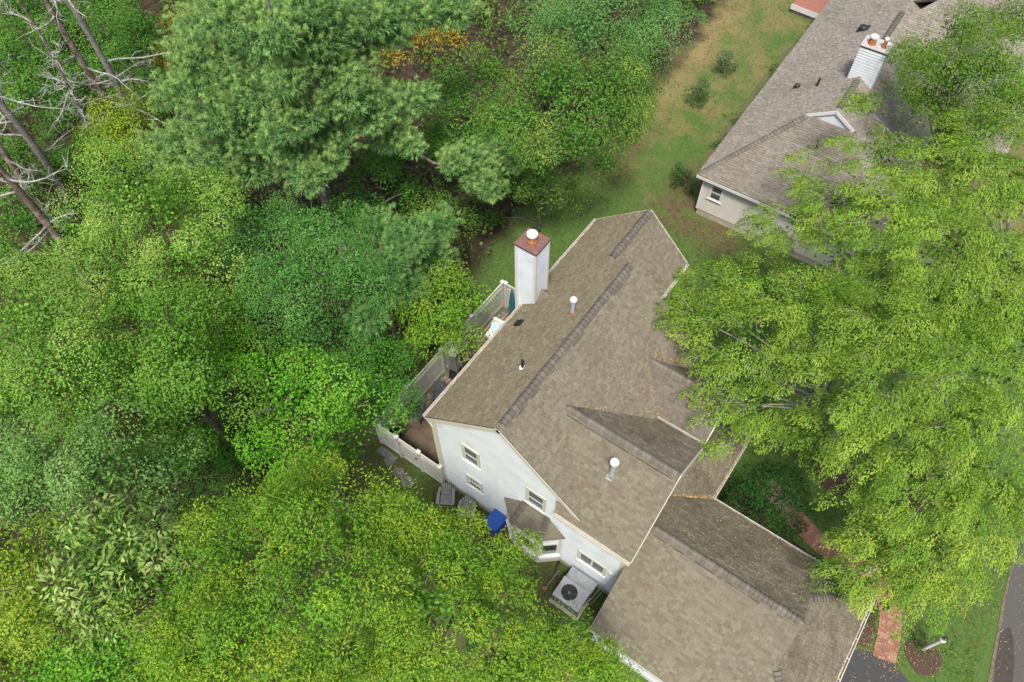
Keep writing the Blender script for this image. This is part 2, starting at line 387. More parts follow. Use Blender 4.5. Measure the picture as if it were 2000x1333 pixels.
# porch
ZGE = 2.563; UG, ZG, WG = 1.181, 5.238, 3.205; sg = (ZG-ZGE)/WG
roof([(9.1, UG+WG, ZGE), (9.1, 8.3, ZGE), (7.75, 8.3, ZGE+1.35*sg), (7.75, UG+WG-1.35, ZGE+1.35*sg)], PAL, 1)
# garage
VG, VGD, VH, DU = 7.9, 13.139, 15.115, 1.22
zdu = ZG - sg*DU
roof([(VG, UG-WG, ZGE), (VGD, UG-WG, ZGE), (VGD, UG, ZG), (VG, UG, ZG)], PAL, 0, True)
roof([(VGD, UG-WG, ZGE), (VH, UG-WG, ZGE), (VGD, UG-DU, zdu)], PAL, 0, True)
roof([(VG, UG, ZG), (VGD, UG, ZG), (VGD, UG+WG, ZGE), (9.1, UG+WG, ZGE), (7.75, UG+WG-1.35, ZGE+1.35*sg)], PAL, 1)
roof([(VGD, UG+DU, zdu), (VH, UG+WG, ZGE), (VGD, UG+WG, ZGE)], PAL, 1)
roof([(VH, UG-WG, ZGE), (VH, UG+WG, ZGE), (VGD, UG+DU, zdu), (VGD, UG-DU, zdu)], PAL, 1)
# bay roof
BZ, BE = 3.66, 2.82
bayp = [(2.95, -.03, BE), (3.70, -.66, BE), (4.88, -.66, BE), (5.60, -.03, BE)]
roof([bayp[1], bayp[2], (4.80, -.002, BZ), (3.86, -.002, BZ)], PAL, 0)
roof([bayp[0], bayp[1], (3.86, -.002, BZ)], PAL, 0)
roof([bayp[2], bayp[3], (4.80, -.002, BZ)], PAL, 0)

SINGLES.sort(key=lambda t: -t[0])
roofo = DECK.build('roof', M_DECK, house)
proto = {}
for i, (sc_, c, e, s, n, wi, ci, lift, q, o, mossy) in enumerate(SINGLES):
    if i < 300:
        key = (wi, ci, lift)
        if key not in proto:
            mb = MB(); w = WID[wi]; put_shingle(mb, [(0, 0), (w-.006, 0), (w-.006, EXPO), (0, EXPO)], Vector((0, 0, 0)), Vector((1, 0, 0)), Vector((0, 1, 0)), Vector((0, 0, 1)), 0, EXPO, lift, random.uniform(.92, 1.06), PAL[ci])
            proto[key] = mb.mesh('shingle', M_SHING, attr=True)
        ob = link('shingle', proto[key], roofo); M4 = Matrix((e, s, n)).transposed().to_4x4(); M4.translation = c; ob.matrix_local = M4
    else:
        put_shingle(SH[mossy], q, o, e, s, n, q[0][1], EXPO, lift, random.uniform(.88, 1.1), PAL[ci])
prop(SH[0].build('shingles', M_SHING, roofo, attr=True), kind='stuff')
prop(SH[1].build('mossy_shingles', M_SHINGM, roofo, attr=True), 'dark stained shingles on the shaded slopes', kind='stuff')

# ridge caps: single overlapping pieces
CAPC = [(0.117, 0.106, 0.085), (0.131, 0.118, 0.094), (0.106, 0.094, 0.077), (0.14, 0.125, 0.1), (0.112, 0.098, 0.079)]
def cap_mesh(ci, slope, w=.17, rise=.075, L=.2):
    mb = MB(); c = CAPC[ci]
    pr = [(-w, -w*slope-.01), (-w, -w*slope+rise*.55), (-w*.45, rise*1.02-w*.45*slope*.62), (0, rise), (w*.45, rise*1.02-w*.45*slope*.62), (w, -w*slope+rise*.55), (w, -w*slope-.01)]
    k = len(pr); v = [(0, a, z+.022) for a, z in pr] + [(L, a, z) for a, z in pr]
    mb.add(v, [(i, i+1, i+1+k, i+k) for i in range(k-1)], c); mb.add(v[:k], [tuple(reversed(range(k)))], (.075, .07, .06)); mb.add(v[k:], [tuple(range(k))], (.075, .07, .06)); return mb.mesh('ridge_cap', M_SHING, attr=True)
def ridge(p, q, slope, parent, w=.15, rise=.05, step=.15, flat=1.0, small=False, name='ridge_cap'):
    p, q = Vector(p), Vector(q); d = (q-p); L = d.length; d.normalize(); y = Vector((0, 0, 1)).cross(d).normalized(); z = d.cross(y)
    ms = [cap_mesh(i, slope*flat, w, rise, step-.009) for i in range(len(CAPC))]; x = 0; und = MB(); und.tube([p-z*(w*slope*.55), q-z*(w*slope*.55)], w*slope*.34, 6); und.build('ridge_vent', M_DECK, parent)
    while x < L-.05:
        o = link(name, random.choice(ms), parent); jit = random.uniform(-.006, .006)
        M4 = Matrix((d, y, z)).transposed().to_4x4(); M4.translation = p+d*x+z*(jit+.004); o.matrix_local = M4; x += step
ridge((VR, .1, ZR), (VR, UM-.15, ZR), sr*.95, roofo, step=.185)
ridge((V2R, UM+.45, Z2R), (V2R, UA-.05, Z2R), sr*.9, roofo, step=.185)
ridge((V3+.15, UW, ZWR), (V2-.12, UW, ZWR), sf, roofo)
ridge((8.1, UG, ZG), (VGD-.08, UG, ZG), sg, roofo)
ridge((4.85, UB, ZB), (7.98, UB, ZB), sb, roofo)
ridge((VGD+.1, UG+DU+.1, zdu-.08), (VH, UG+WG, ZGE), .35, roofo, w=.13, rise=.03)
ridge((VGD+.1, UG-DU-.1, zdu-.08), (VH, UG-WG, ZGE), .35, roofo, w=.13, rise=.03)
ridge((4.80, -.02, BZ), bayp[2], .3, roofo, w=.12, rise=.03, step=.14)
ridge((3.86, -.02, BZ), bayp[1], .3, roofo, w=.12, rise=.03, step=.14)
# black bars painting the vent shadow line under one side of the ridge caps
mbv = MB()
for (p, q, dy) in (((V3+.2, UW-.185, ZWR-.165), (V2-.15, UW-.185, ZWR-.165), 0), ((8.15, UG-.185, ZG-.155), (VGD-.1, UG-.185, ZG-.155), 0), ((VR+.185, .12, ZR-.165), (VR+.185, UM-.2, ZR-.165), 0)):
    mbv.bar(p, q, .025, .035)
mbv.build('ridge_vent', M_BLACK, roofo)

# walls with lapped clapboards: local frame (origin, sdir, outward normal), convex polygon in (s,z)
def siding(mb, poly, org, sdir, nrm, expo=.115, back=None):
    org, sdir, nrm = Vector(org), Vector(sdir), Vector(nrm); zs = [p[1] for p in poly]; z = min(zs)
    up_ = Vector((0, 0, 1)); W = lambda p, off: org+sdir*p[0]+up_*p[1]+nrm*off
    while z < max(zs)-1e-4:
        q = clip(clip(poly, 0, -1, -z), 0, 1, z+expo)
        if len(q) >= 3:
            for (h0, h1, cl_) in ((0, .021, .76), (.021, expo, 1.0)):      # lap shadow painted along the lower edge, plain board above it
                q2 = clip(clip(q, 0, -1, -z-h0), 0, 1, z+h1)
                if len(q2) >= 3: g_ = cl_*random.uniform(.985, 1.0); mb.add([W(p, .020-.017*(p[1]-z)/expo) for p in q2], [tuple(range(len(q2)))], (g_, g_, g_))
            lo = sorted([p for p in q if abs(p[1]-z) < 1e-5])
            if len(lo) >= 2: mb.add([W(lo[0], .020), W(lo[-1], .020), W(lo[-1], .002), W(lo[0], .002)], [(0, 3, 2, 1)])
        z += expo
    mb.add([W(p, -.02) for p in poly], [tuple(range(len(poly)))])

ws = MB()
ZF = .35
X_ = Vector((1, 0, 0)); Y_ = Vector((0, 1, 0))
siding(ws, [(0, ZF), (5.9, ZF), (5.9, MF(5.9)-.12), (VR, ZR-.12), (0, ZR-.12-sr*VR)], (0, 0, 0), X_, -Y_)
siding(ws, [(5.9, ZF), (7.8, ZF), (7.8, ZW+.1), (5.9, ZW+.1)], (0, 0, 0), X_, -Y_)
siding(ws, [(0, ZF), (UA-.2, ZF), (UA-.2, 5.7), (0, 5.7)], (0, 0, 0), Y_, -X_)                       # rear
siding(ws, [(0, ZF), (2*UW, ZF), (2*UW, ZW-.02), (UW, ZWR-.12), (0, ZW-.02)], (7.8, 0, 0), Y_, X_)         # wing front
siding(ws, [(2*UW, ZF), (UB+HB+1, ZF), (UB+HB+1, 5.3), (2*UW, 5.3)], (7.3, 0, 0), Y_, X_)
siding(ws, [(UB-HB+.15, 3.2), (UB+HB-.15, 3.2), (UB+HB-.15, ZBE+.02), (UB, ZB-.12), (UB-HB+.15, ZBE+.02)], (7.86, 0, 0), Y_, X_)
siding(ws, [(5.6, 3.2), (7.86, 3.2), (7.86, ZBE+.05), (5.6, ZBE+.05)], (0, UB-HB+.15, 0), X_, -Y_)
siding(ws, [(5.6, 3.2), (7.86, 3.2), (7.86, ZBE+.05), (5.6, ZBE+.05)], (0, UB+HB-.15, 0), X_, Y_)
siding(ws, [(0, ZF), (6.0, ZF), (6.0, 5.5), (2.9, 8.2), (0, 5.8)], (0, UM-.15, 0), X_, Y_)
siding(ws, [(0, ZF), (3.6, ZF), (3.6, 5.7), (V2R, Z2R-.12), (0, 5.7)], (0, UA-.2, 0), X_, Y_)
siding(ws, [(UM-.2, ZF), (UA-.2, ZF), (UA-.2, 5.65), (UM-.2, 5.65)], (3.6, 0, 0), Y_, X_)
siding(ws, [(UB+HB, ZF), (UM, ZF), (UM, 5.35), (UB+HB, 5.35)], (6.0, 0, 0), Y_, X_)
# garage walls
gy0, gy1 = UG-WG+.32, UG+WG-.32
siding(ws, [(8.0, .1), (14.8, .1), (14.8, ZGE-.02), (8.0, ZGE-.02)], (0, gy0, 0), X_, -Y_)
siding(ws, [(8.0, .1), (14.8, .1), (14.8, ZGE-.02), (8.0, ZGE-.02)], (0, gy1, 0), X_, Y_)
siding(ws, [(gy0, .1), (gy1, .1), (gy1, ZGE-.02), (gy0, ZGE-.02)], (14.8, 0, 0), Y_, X_)
siding(ws, [(gy0, .1), (gy1, .1), (gy1, ZGE+.15), (UG, ZG-.14), (gy0, ZGE+.15)], (8.05, 0, 0), Y_, -X_)
siding(ws, [(UG-DU+.1, zdu+.02), (UG+DU-.1, zdu+.02), (UG, ZG-.12)], (VGD-.1, 0, 0), Y_, X_)
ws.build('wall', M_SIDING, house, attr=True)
fm = MB(); fm.box(-.02, 7.79, -.02, .3, -.1, ZF); fm.box(-.02, .3, .3, UA-.2, -.1, ZF); fm.box(7.5, 7.78, .3, 2*UW, -.1, ZF)
fm.box(6.2, 7.28, 2*UW, UB+HB+1, -.1, ZF); fm.box(.3, 3.58, UA-.5, UA-.22, -.1, ZF); fm.build('foundation', M_CONC, house)

# trim
tm = MB()
tm.box(-.05, .09, -.05, .02, ZF, 5.55); tm.box(-.05, .02, .02, .1, ZF, 5.5)
tm.bar((-.31, -.122, ZE-.06), (VR-.003, -.122, ZR-.06), .02, .17, drop=.085)
tm.bar((VR+.003, -.122, ZR-.06), (6.15, -.122, MF(6.15)-.06), .02, .17, drop=.085)
tm.box(-.31, -.02, -.11, UA, ZE-.2, ZE-.13)                                     # rear soffit
tm.box(-.335, -.312, -.11, UA, ZE-.22, ZE-.06)
tm.box(5.23, 8.03, -OW, -.02, ZW-.16, ZW-.1); tm.box(5.2, 8.03, -OW-.022, -OW-.002, ZW-.19, ZW-.05)
tm.box(7.72, 7.86, -.045, .0, ZF, ZW-.16); tm.box(7.82, 7.86, .0, .09, ZF, ZW-.16)
tm.bar((V2+.011, -OW, ZW-.04), (V2+.011, UW-.003, ZWR-.04), .02, .14, drop=.08); tm.bar((V2+.014, UW+.003, ZWR-.04), (V2+.014, UWR, ZW-.04), .03, .17, drop=.05)
tm.bar((8.035, UB-HB, ZBE-.04), (8.035, UB-.003, ZB-.04), .03, .17, drop=.05); tm.bar((8.035, UB+.003, ZB-.04), (8.035, UB+HB, ZBE-.04), .03, .17, drop=.05)
tm.box(6.1, 8.02, UB-HB-.02, UB-HB+.005, ZBE-.15, ZBE-.015)
tm.box(3.61, 3.83, UM, UA, 5.5, 5.56); tm.box(3.832, 3.85, UM, UA, 5.44, 5.6)
tm.bar((V2R, UA+.014, Z2R-.04), (-.31, UA+.014, ZE-.04), .03, .18, drop=.05); tm.bar((V2R, UA+.014, Z2R-.04), (3.83, UA+.014, 5.657-.04), .03, .18, drop=.05)
tm.box(VG, VH, UG-WG-.012, UG-WG+.3, ZGE-.17, ZGE-.12); tm.box(VG, VH, UG-WG-.03, UG-WG-.013, ZGE-.2, ZGE-.03)
tm.box(9.1, VH, UG+WG-.3, UG+WG, ZGE-.2, ZGE-.13); tm.box(VH-.3, VH+.01, UG-WG, UG+WG, ZGE-.215, ZGE-.19)
tm.box(VH+.012, VH+.03, UG-WG, UG+WG, ZGE-.2, ZGE-.04)
tm.bar((VG-.014, UG-WG, ZGE-.06), (VG-.014, UG-.003, ZG-.06), .02, .14, drop=.09); tm.bar((VG-.014, UG+.003, ZG-.06), (VG-.014, UG+WG-1.4, ZGE+1.35*sg-.06), .03, .16, drop=.05)
tm.box(VR-.1, VR+.1, -.1315, -.1125, ZR-.28, ZR-.1)
tm.build('trim', M_CREAM, house)
wb = MB(); wb.box(8.0, 14.78, gy0-.04, gy0-.02, .08, .5); wb.box(14.82, 14.86, UG-2.6, UG+2.6, .05, 2.15); wb.build('garage_door', M_WHITE, house)

# gutters
def gutter(p, q, out, z, w=.085, step=.75):
    g = MB(); p, q, out = Vector((p[0], p[1], z)), Vector((q[0], q[1], z)), Vector((out[0], out[1], 0)); u = Vector((0, 0, 1))
    g.bar(p+out*w*.5-u*.1, q+out*w*.5-u*.1, w, .012); g.bar(p+out*w-u*.05, q+out*w-u*.05, .012, .1); g.bar(p+out*(w+.004), q+out*(w+.004), .03, .014)
    d = (q-p).normalized(); L = (q-p).length
    for e_ in (p, q): g.obox(e_+out*w*.5-u*.05, d, out, u, .006, w*.5, .05)
    x = .3
    while x < L: g.obox(p+d*x+out*w*.5+u*.004, d, out, u, .016, w*.62, .006); x += step
    o = g.build('gutter', M_GUTTER, house); return o
gutter((-.335, -.1), (-.335, UA), (-1, 0), ZE-.03)
gutter((5.2, -OW-.022), (8.03, -OW-.022), (0, -1), ZW-.03)
gutter((9.1, UG+WG), (VH, UG+WG), (0, 1), ZGE-.03)
gutter((VH+.03, UG-WG), (VH+.03, UG+WG), (1, 0), ZGE-.03)
gutter((9.1, UG+WG+.02), (9.1, 8.3), (1, 0), ZGE-.03)
gutter((3.85, UM), (3.85, UA), (1, 0), 5.62)
dg = MB(); dg.tube([(-.2, -.09, 5.4), (-.08, -.07, 5.1), (-.09, -.06, .3), (-.25, -.1, .12)], .04, 6); dg.build('downspout', M_CREAM, house)

# windows on the near gable (plane Y=0, facing -Y)
def window_mesh(x0, x1, z0, z1, parent, nrm_frame=None, cols=1, blind=True, mid=True, curtain=False):
    t = .09; w = empty('window', ((x0+x1)/2, 0, (z0+z1)/2)); w.parent = parent
    x0 -= (x0+x1)/2; x1 = -x0; h = (z1-z0)/2; z0, z1 = -h, h
    f = MB(); f.box(x0-t, x0, -.055, -.019, z0-.02, z1+t); f.box(x1, x1+t, -.055, -.019, z0-.02, z1+t); f.box(x0, x1, -.055, -.019, z1, z1+t)
    f.build('frame', M_CREAM, w)
    s_ = MB(); s_.box(x0-t-.03, x1+t+.03, -.1, -.019, z0-.07, z0-.021); s_.build('sill', M_WHITE, w)
    g = MB(); cw = (x1-x0)/cols
    for i in range(cols):
        a, b = x0+i*cw, x0+(i+1)*cw
        g.box(a, a+.035, -.047, -.0195, z0, z1); g.box(b-.035, b, -.047, -.0195, z0, z1); g.box(a+.035, b-.035, -.047, -.0195, z1-.04, z1); g.box(a+.035, b-.035, -.047, -.0195, z0, z0+.045)
        if mid: g.box(a+.035, b-.035, -.049, -.0195, -.02, .02)
    g.build('sash', M_WHITE, w)
    for i in range(cols):
        a, b = x0+i*cw+.035, x0+(i+1)*cw-.035
        for (c, d) in (((z0+.045, -.02), (.02, z1-.04)) if mid else ((z0+.045, z1-.04),)):
            p = MB(); p.box(a, b, -.036, -.0200, c, d); p.build('pane', M_GLASS, w)
    if blind:
        b_ = MB(); zz = z1-.06
        for (i, zz) in enumerate(np.arange(z1-.12, z0+.12, -.13)):
            b_.box(x0+.05, x1-.05, -.0395, -.0362, zz, zz+.018+.02*(i % 3 == 0))
        b_.build('blind', M_BLIND, w)
    if curtain:
        b_ = MB()
        for k in range(5): b_.box(x0+.06+k*.1, x0+.1+k*.1, -.0395, -.0362, z0+.3, z1-.06-.05*(k % 2))
        b_.build('curtain', M_CUSH, w)
    return w
window_mesh(1.27, 1.86, 4.02, 5.13, house)
window_mesh(1.30, 1.86, 1.76, 2.56, house, curtain=True, blind=False)
window_mesh(3.99, 4.62, 3.98, 5.06, house)
window_mesh(6.26, 7.24, 1.78, 2.54, house, cols=2, mid=False, blind=False)
ln = MB(); ln.box(7.42, 7.6, -.06, -.019, 2.28, 2.5); ln.build('wall_lamp', M_WHITE, house)

# bay window
bay = empty('bay_window', (4.28, -.3, 0)); bay.parent = house
O = Vector((-4.28, .3, 0))
B0, B1, B2, B3 = (3.08, -.02), (3.76, -.58), (4.82, -.58), (5.47, -.02)
bw = MB(); bw2 = MB()
for a, b in ((B0, B1), (B1, B2), (B2, B3)):
    d = Vector((b[0]-a[0], b[1]-a[1], 0)); L = d.length; d.normalize(); nn = Vector((d.y, -d.x, 0))
    siding(bw, [(0, .42), (L, .42), (L, .88), (0, .88)], Vector((a[0], a[1], 0))+O, d, nn)
    siding(bw2, [(0, 2.02), (L, 2.02), (L, 2.78), (0, 2.78)], Vector((a[0], a[1], 0))+O, d, nn)
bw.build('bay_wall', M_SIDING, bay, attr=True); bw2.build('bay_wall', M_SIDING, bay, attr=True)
bt = MB(); bs = MB(); bp_ = []
bt.prism([Vector((*p, .42))+O for p in (B0, B1, B2, B3)], (0, 0, 1), .36)
bt.prism([Vector((p[0], p[1], BE-.02))+O for p in ((2.95, -.025), (3.70, -.66), (4.88, -.66), (5.60, -.025))], (0, 0, 1), .1)
for a, b in ((B0, B1), (B1, B2), (B2, B3)):
    d = Vector((b[0]-a[0], b[1]-a[1], 0)); L = d.length; d.normalize(); nn = Vector((d.y, -d.x, 0)); A = Vector((a[0], a[1], 0))+O; u = Vector((0, 0, 1))
    for s0, s1 in ((-.01, .12), (L-.12, L+.01)): bt.obox(A+d*(s0+s1)/2+nn*.012+u*1.56, d, nn, u, (s1-s0)/2, .022, 1.14)
    bt.obox(A+d*L/2+nn*.012+u*2.12, d, nn, u, L/2-.12, .02, .06)
    bs.obox(A+d*L/2+nn*.05+u*.93, d, nn, u, L/2-.02, .075, .04)
    bs.obox(A+d*L/2+nn*.005+u*1.0, d, nn, u, L/2-.121, .014, .035); bs.obox(A+d*L/2+nn*.005+u*2.03, d, nn, u, L/2-.121, .014, .03)
    for t in (.145, L-.145): bs.obox(A+d*t+nn*.005+u*1.52, d, nn, u, .024, .013, .46)
    p = MB(); p.obox(A+d*L/2-nn*.004+u*1.52, d, nn, u, L/2-.17, .004, .49); p.build('pane', M_GLASS, bay)
bt.build('frame', M_CREAM, bay); bs.build('sill', M_WHITE, bay)

# chimney
CX0, CX1, CY0, CY1, CZ = -.63, .2, 5.8, 6.6, 8.85
ch = empty('chimney', (0, 0, 0)); ch.parent = house
cs = MB()
siding(cs, [(CX0, .2), (CX1, .2), (CX1, CZ), (CX0, CZ)], (0, CY0, 0), X_, -Y_, .125)
siding(cs, [(CY0, .2), (CY1, .2), (CY1, CZ), (CY0, CZ)], (CX1, 0, 0), Y_, X_, .125)
siding(cs, [(CY0, .2), (CY1, .2), (CY1, CZ), (CY0, CZ)], (CX0, 0, 0), Y_, -X_, .125)
siding(cs, [(CX0, .2), (CX1, .2), (CX1, CZ), (CX0, CZ)], (0, CY1, 0), X_, Y_, .125)
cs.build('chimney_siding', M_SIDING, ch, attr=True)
ct = MB()
for x in (CX0, CX1):
    for y in (CY0, CY1): ct.box(x-.035 if x < 0 else x-.07, x+.07 if x < 0 else x+.035, y-.035 if y == CY0 else y-.07, y+.07 if y == CY0 else y+.035, .2, CZ-.001)
ct.build('corner_trim', M_WHITE, ch)
cc = MB(); cc.box(CX0-.05, CX1+.05, CY0-.05, CY1+.05, CZ, CZ+.035); cc.build('chimney_cap', M_RUSTCAP, ch)
ce = MB(); ce.box(CX0-.056, CX1+.056, CY0-.056, CY1+.056, CZ-.035, CZ-.002); ce.build('cap_edge', M_BLACK, ch)
fx, fy = -.2, 6.16
fl = MB(); fl.lathe((fx, fy, CZ+.036), [(.19, 0), (.185, .1), (.155, .13), (.15, .3)], 20); fl.build('flue', M_RUST, ch, smooth=False)
fc = MB(); fc.lathe((fx, fy, CZ+.3), [(.15, 0), (.15, .05), (.195, .09), (.2, .15), (.19, .18), (.1, .2), (.02, .205)], 20); fc.build('flue_cap', M_CAPW, ch)
# cricket behind the chimney
ck = MB(); ck.add([(.235, CY0+.05, 6.06), (.235, CY1-.02, 6.06), (.235, 6.2, 6.5), (.68, 6.2, 6.46)], [(0, 3, 2), (2, 3, 1), (0, 1, 3), (0, 2, 1)])
ck.build('cricket', mat('flashing', (.135, .118, .092), .9, noise=.3, nscale=20), roofo)

# roof pipes and vents
pv = MB(); pv.lathe((2.2, 5.12, 7.7), [(.075, 0), (.07, .78), (.07, .8)], 12); o = pv.build('vent_pipe', M_PVC, house, smooth=False)
pc = MB(); pc.lathe((2.2, 5.12, 8.46), [(.08, 0), (.12, .03), (.125, .11), (.09, .16), (.02, .18)], 16); pc.build('pipe_cap', M_CAPW, o)
pf = MB(); pf.lathe((2.2, 5.12, 7.66), [(.16, 0), (.1, .1), (.085, .2)], 12); pf.build('pipe_boot', M_RUST, o)
pv = MB(); pv.lathe((6.22, 1.28, 6.6), [(.08, 0), (.075, 1.0)], 12); o = pv.build('vent_pipe', M_PVC, house)
pc = MB(); pc.lathe((6.22, 1.28, 7.58), [(.085, 0), (.14, .03), (.145, .12), (.1, .18), (.02, .2)], 16); pc.build('pipe_cap', M_CAPW, o)
pf = MB(); pf.lathe((6.22, 1.28, 6.58), [(.17, 0), (.1, .1), (.09, .2)], 12); pf.obox((6.22, 1.2, 6.67), (1,0,0), (0,.751,.66), (0,-.66,.751), .11, .12, .006); pf.build('pipe_boot', M_GALV, o)
pv = MB(); pv.lathe((2.0, 2.45, 7.5), [(.05, 0), (.05, .56)], 10); o = pv.build('vent_pipe', M_BLACK, house)
pf = MB(); pf.lathe((2.0, 2.45, 7.54), [(.12, 0), (.11, .07), (.055, .1)], 14); pf.build('pipe_boot', M_WHITE, o)
rb = MB(); q_ = ((.76, 0, .65), (0, 1, 0), (-.65, 0, .76)); rb.obox((.3, 4.65, 6.15), q_[0], q_[1], q_[2], .17, .14, .06); rb.obox((.36, 4.65, 6.28), q_[0], q_[1], (-.65, 0, .76), .1, .12, .03); rb.build('roof_vent', M_BLACK, house)

# ------------------------------------------------------------------ neighbour's house (turned slightly)
NA = R(1.3); NO = Vector((.89, 18.8, 0))
nb = empty('house', NO, 'low beige house with a long grey brown roof and short boxy chimney', 'house', rz=NA)
def nl(x, y, z): return Vector((x-.89, y-18.8, z))
pal_far = True; nsh = MB(); ndk = MB(); NRX, NRZ, NEZ = 5.25, 5.5, 2.75; ns = (NRZ-NEZ)/(NRX-.89); GY = 23.2; gdu = 1.2; NXF = 2*NRX-.89
kw = dict(mb=nsh, deck=ndk, expo=.118, wscale=1.0)
gz = NRZ-ns*gdu
roof([nl(.89,GY,NEZ), nl(NRX,GY,NRZ), nl(NRX,36,NRZ), nl(.89,36,NEZ)], PAL_N, **kw)
roof([nl(.89,18.8,NEZ), nl(NRX-gdu,GY,gz), nl(.89,GY,NEZ)], PAL_N, **kw)
roof([nl(NXF,GY,NEZ), nl(NXF,40,NEZ), nl(NRX,40,NRZ), nl(NRX,GY,NRZ)], PAL_N, **kw)
roof([nl(NXF,18.8,NEZ), nl(NXF,GY,NEZ), nl(NRX+gdu,GY,gz)], PAL_N, **kw)
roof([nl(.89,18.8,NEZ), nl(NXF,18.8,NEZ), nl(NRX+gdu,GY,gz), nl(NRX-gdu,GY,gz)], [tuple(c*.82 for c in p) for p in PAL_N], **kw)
FX, FZ = 6.6, 6.15; fs = .6
roof([nl(.9,35.2,FZ-fs*(FX-.9)), nl(.9,60,FZ-fs*(FX-.9)), nl(FX,60,FZ), nl(FX,33.6,FZ)], PAL_N, **kw)
roof([nl(FX,33.6,FZ), nl(FX,60,FZ), nl(13,60,FZ-fs*6.4), nl(13,27.5,FZ-fs*6.4)], PAL_N, **kw)
roof([nl(FX,33.6,FZ), nl(13,27.5,FZ-fs*6.4), nl(4.6,31,4.9)], PAL_N, **kw)
nro = ndk.build('roof', M_DECK, nb)
prop(nsh.build('shingles', M_SHING, nro, attr=True), kind='stuff')
ridge(nl(NRX,GY+.3,NRZ), nl(NRX,25.9,NRZ), .6, nro, step=.19); ridge(nl(NRX,27.3,NRZ), nl(NRX,32.6,NRZ), .6, nro, step=.19)
ridge(nl(FX,33.7,FZ), nl(FX,42,FZ), .6, nro, step=.25); ridge(nl(.95,18.88,NEZ+.02), nl(NRX-gdu,GY-.1,gz), .3, nro, w=.14, rise=.03, step=.17)
nw = MB(); nl0 = lambda x, y: Vector((x-.89, y-18.8, 0))
siding(nw, [(1.25-.89, .4), (NXF-.36-.89, .4), (NXF-.36-.89, 2.62), (1.25-.89, 2.62)], (0, .28, 0), X_, -Y_, .115)
siding(nw, [(.28, .4), (40, .4), (40, 2.62), (.28, 2.62)], (.36, 0, 0), Y_, -X_, .115)
siding(nw, [(.28, .4), (40, .4), (40, 2.62), (.28, 2.62)], (NXF-.36-.89, 0, 0), Y_, X_, .115)
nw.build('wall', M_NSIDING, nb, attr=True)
nf = MB(); nf.box(.37, NXF-.37-.89, .29, .5, -.1, .4); nf.box(.37, .6, .5, 40, -.1, .4); nf.build('foundation', M_CONC, nb)
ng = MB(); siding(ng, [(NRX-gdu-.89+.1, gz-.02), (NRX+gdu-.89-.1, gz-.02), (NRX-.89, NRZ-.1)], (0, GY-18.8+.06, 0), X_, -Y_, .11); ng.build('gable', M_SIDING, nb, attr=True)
ntm = MB()
ntm.bar(nl(NRX-gdu-.05,GY-.02,gz-.02), nl(NRX-.003,GY-.02,NRZ-.03), .04, .15, drop=.04); ntm.bar(nl(NRX+.003,GY-.02,NRZ-.03), nl(NRX+gdu-.12,GY-.02,gz+.08), .04, .15, drop=.04)
ntm.box(0, NXF-.89, -.02, .0-.002, NEZ-.2, NEZ-.03); ntm.box(0, NXF-.89, .0, .28, NEZ-.2, NEZ-.15); ntm.box(-.02, -.002, 0, 17.2, NEZ-.2, NEZ-.03); ntm.box(0, .35, .281, 17.2, NEZ-.199, NEZ-.15)
ntm.box(.3, .42, .235, .281, .4, 2.55)
ntm.build('trim', M_WHITE, nb)
w_ = window_mesh(1.72-.89, 2.27-.89, 1.42, 2.28, nb); w_.location.y = .28
nch = empty('chimney', (0, 0, 0)); nch.parent = nb
x0, x1, y0, y1, zc = 4.72-.89, 5.95-.89, 26.2-18.8, 27.1-18.8, 7.0
nc = MB()
siding(nc, [(x0, 4.4), (x1, 4.4), (x1, zc), (x0, zc)], (0, y0, 0), X_, -Y_, .14); siding(nc, [(x0, 4.4), (x1, 4.4), (x1, zc), (x0, zc)], (0, y1, 0), X_, Y_, .14)
siding(nc, [(y0, 4.4), (y1, 4.4), (y1, zc), (y0, zc)], (x0, 0, 0), Y_, -X_, .14); siding(nc, [(y0, 4.4), (y1, 4.4), (y1, zc), (y0, zc)], (x1, 0, 0), Y_, X_, .14)
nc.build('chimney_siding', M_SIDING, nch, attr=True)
q = MB(); q.box(x0-.03, x1+.03, y0-.03, y1+.03, zc, zc+.03); q.build('chimney_cap', mat('pale_cap', (.34, .31, .30), .6, noise=.2, nscale=6, stain=((.4, .2, .1), 3, .55, .7, .6)), nch)
q = MB(); q.box(x0-.035, x1+.035, y0-.035, y1+.035, zc-.05, zc-.001); q.build('cap_edge', M_BLACK, nch)
for fx_, r_, h_ in ((x0+.38, .17, .3), (x1-.3, .09, .38)):
    q = MB(); q.lathe((fx_, (y0+y1)/2-.1, zc+.031), [(r_*1.1, 0), (r_, .12), (r_*.9, h_)], 16); o = q.build('flue', M_RUST, nch)
    q = MB(); q.lathe((fx_, (y0+y1)/2-.1, zc+h_), [(r_*.8, 0), (r_*1.1, .05), (r_*1.15, .13), (r_*.6, .17), (.01, .18)], 16); q.build('flue_cap', M_CAPW, nch)
q = MB(); q.lathe((x1-.12, y0+.3, zc+.031), [(.05, 0), (.05, .2), (.08, .22), (.07, .3), (.01, .32)], 12); q.build('vent_cap', M_CAPW, nch)
for (vx, vy, vz, r_) in ((3.9, 31.4, 4.66, .3), (2.62, 26.1, 3.86, .16)):
    q = MB(); q.obox(nl(vx, vy, vz), (.85, 0, .53), (0, 1, 0), (-.53, 0, .85), r_, r_*.8, .05); q.lathe(nl(vx, vy, vz+.02), [(r_*.8, 0), (r_*.8, .12), (r_*.4, .18), (.01, .19)], 14); q.build('roof_vent', M_BLACK, nb)
q = MB(); q.lathe(nl(3.58, 25.9, 4.4), [(.055, 0), (.055, .5)], 10); q.build('vent_pipe', M_BLACK, nb)
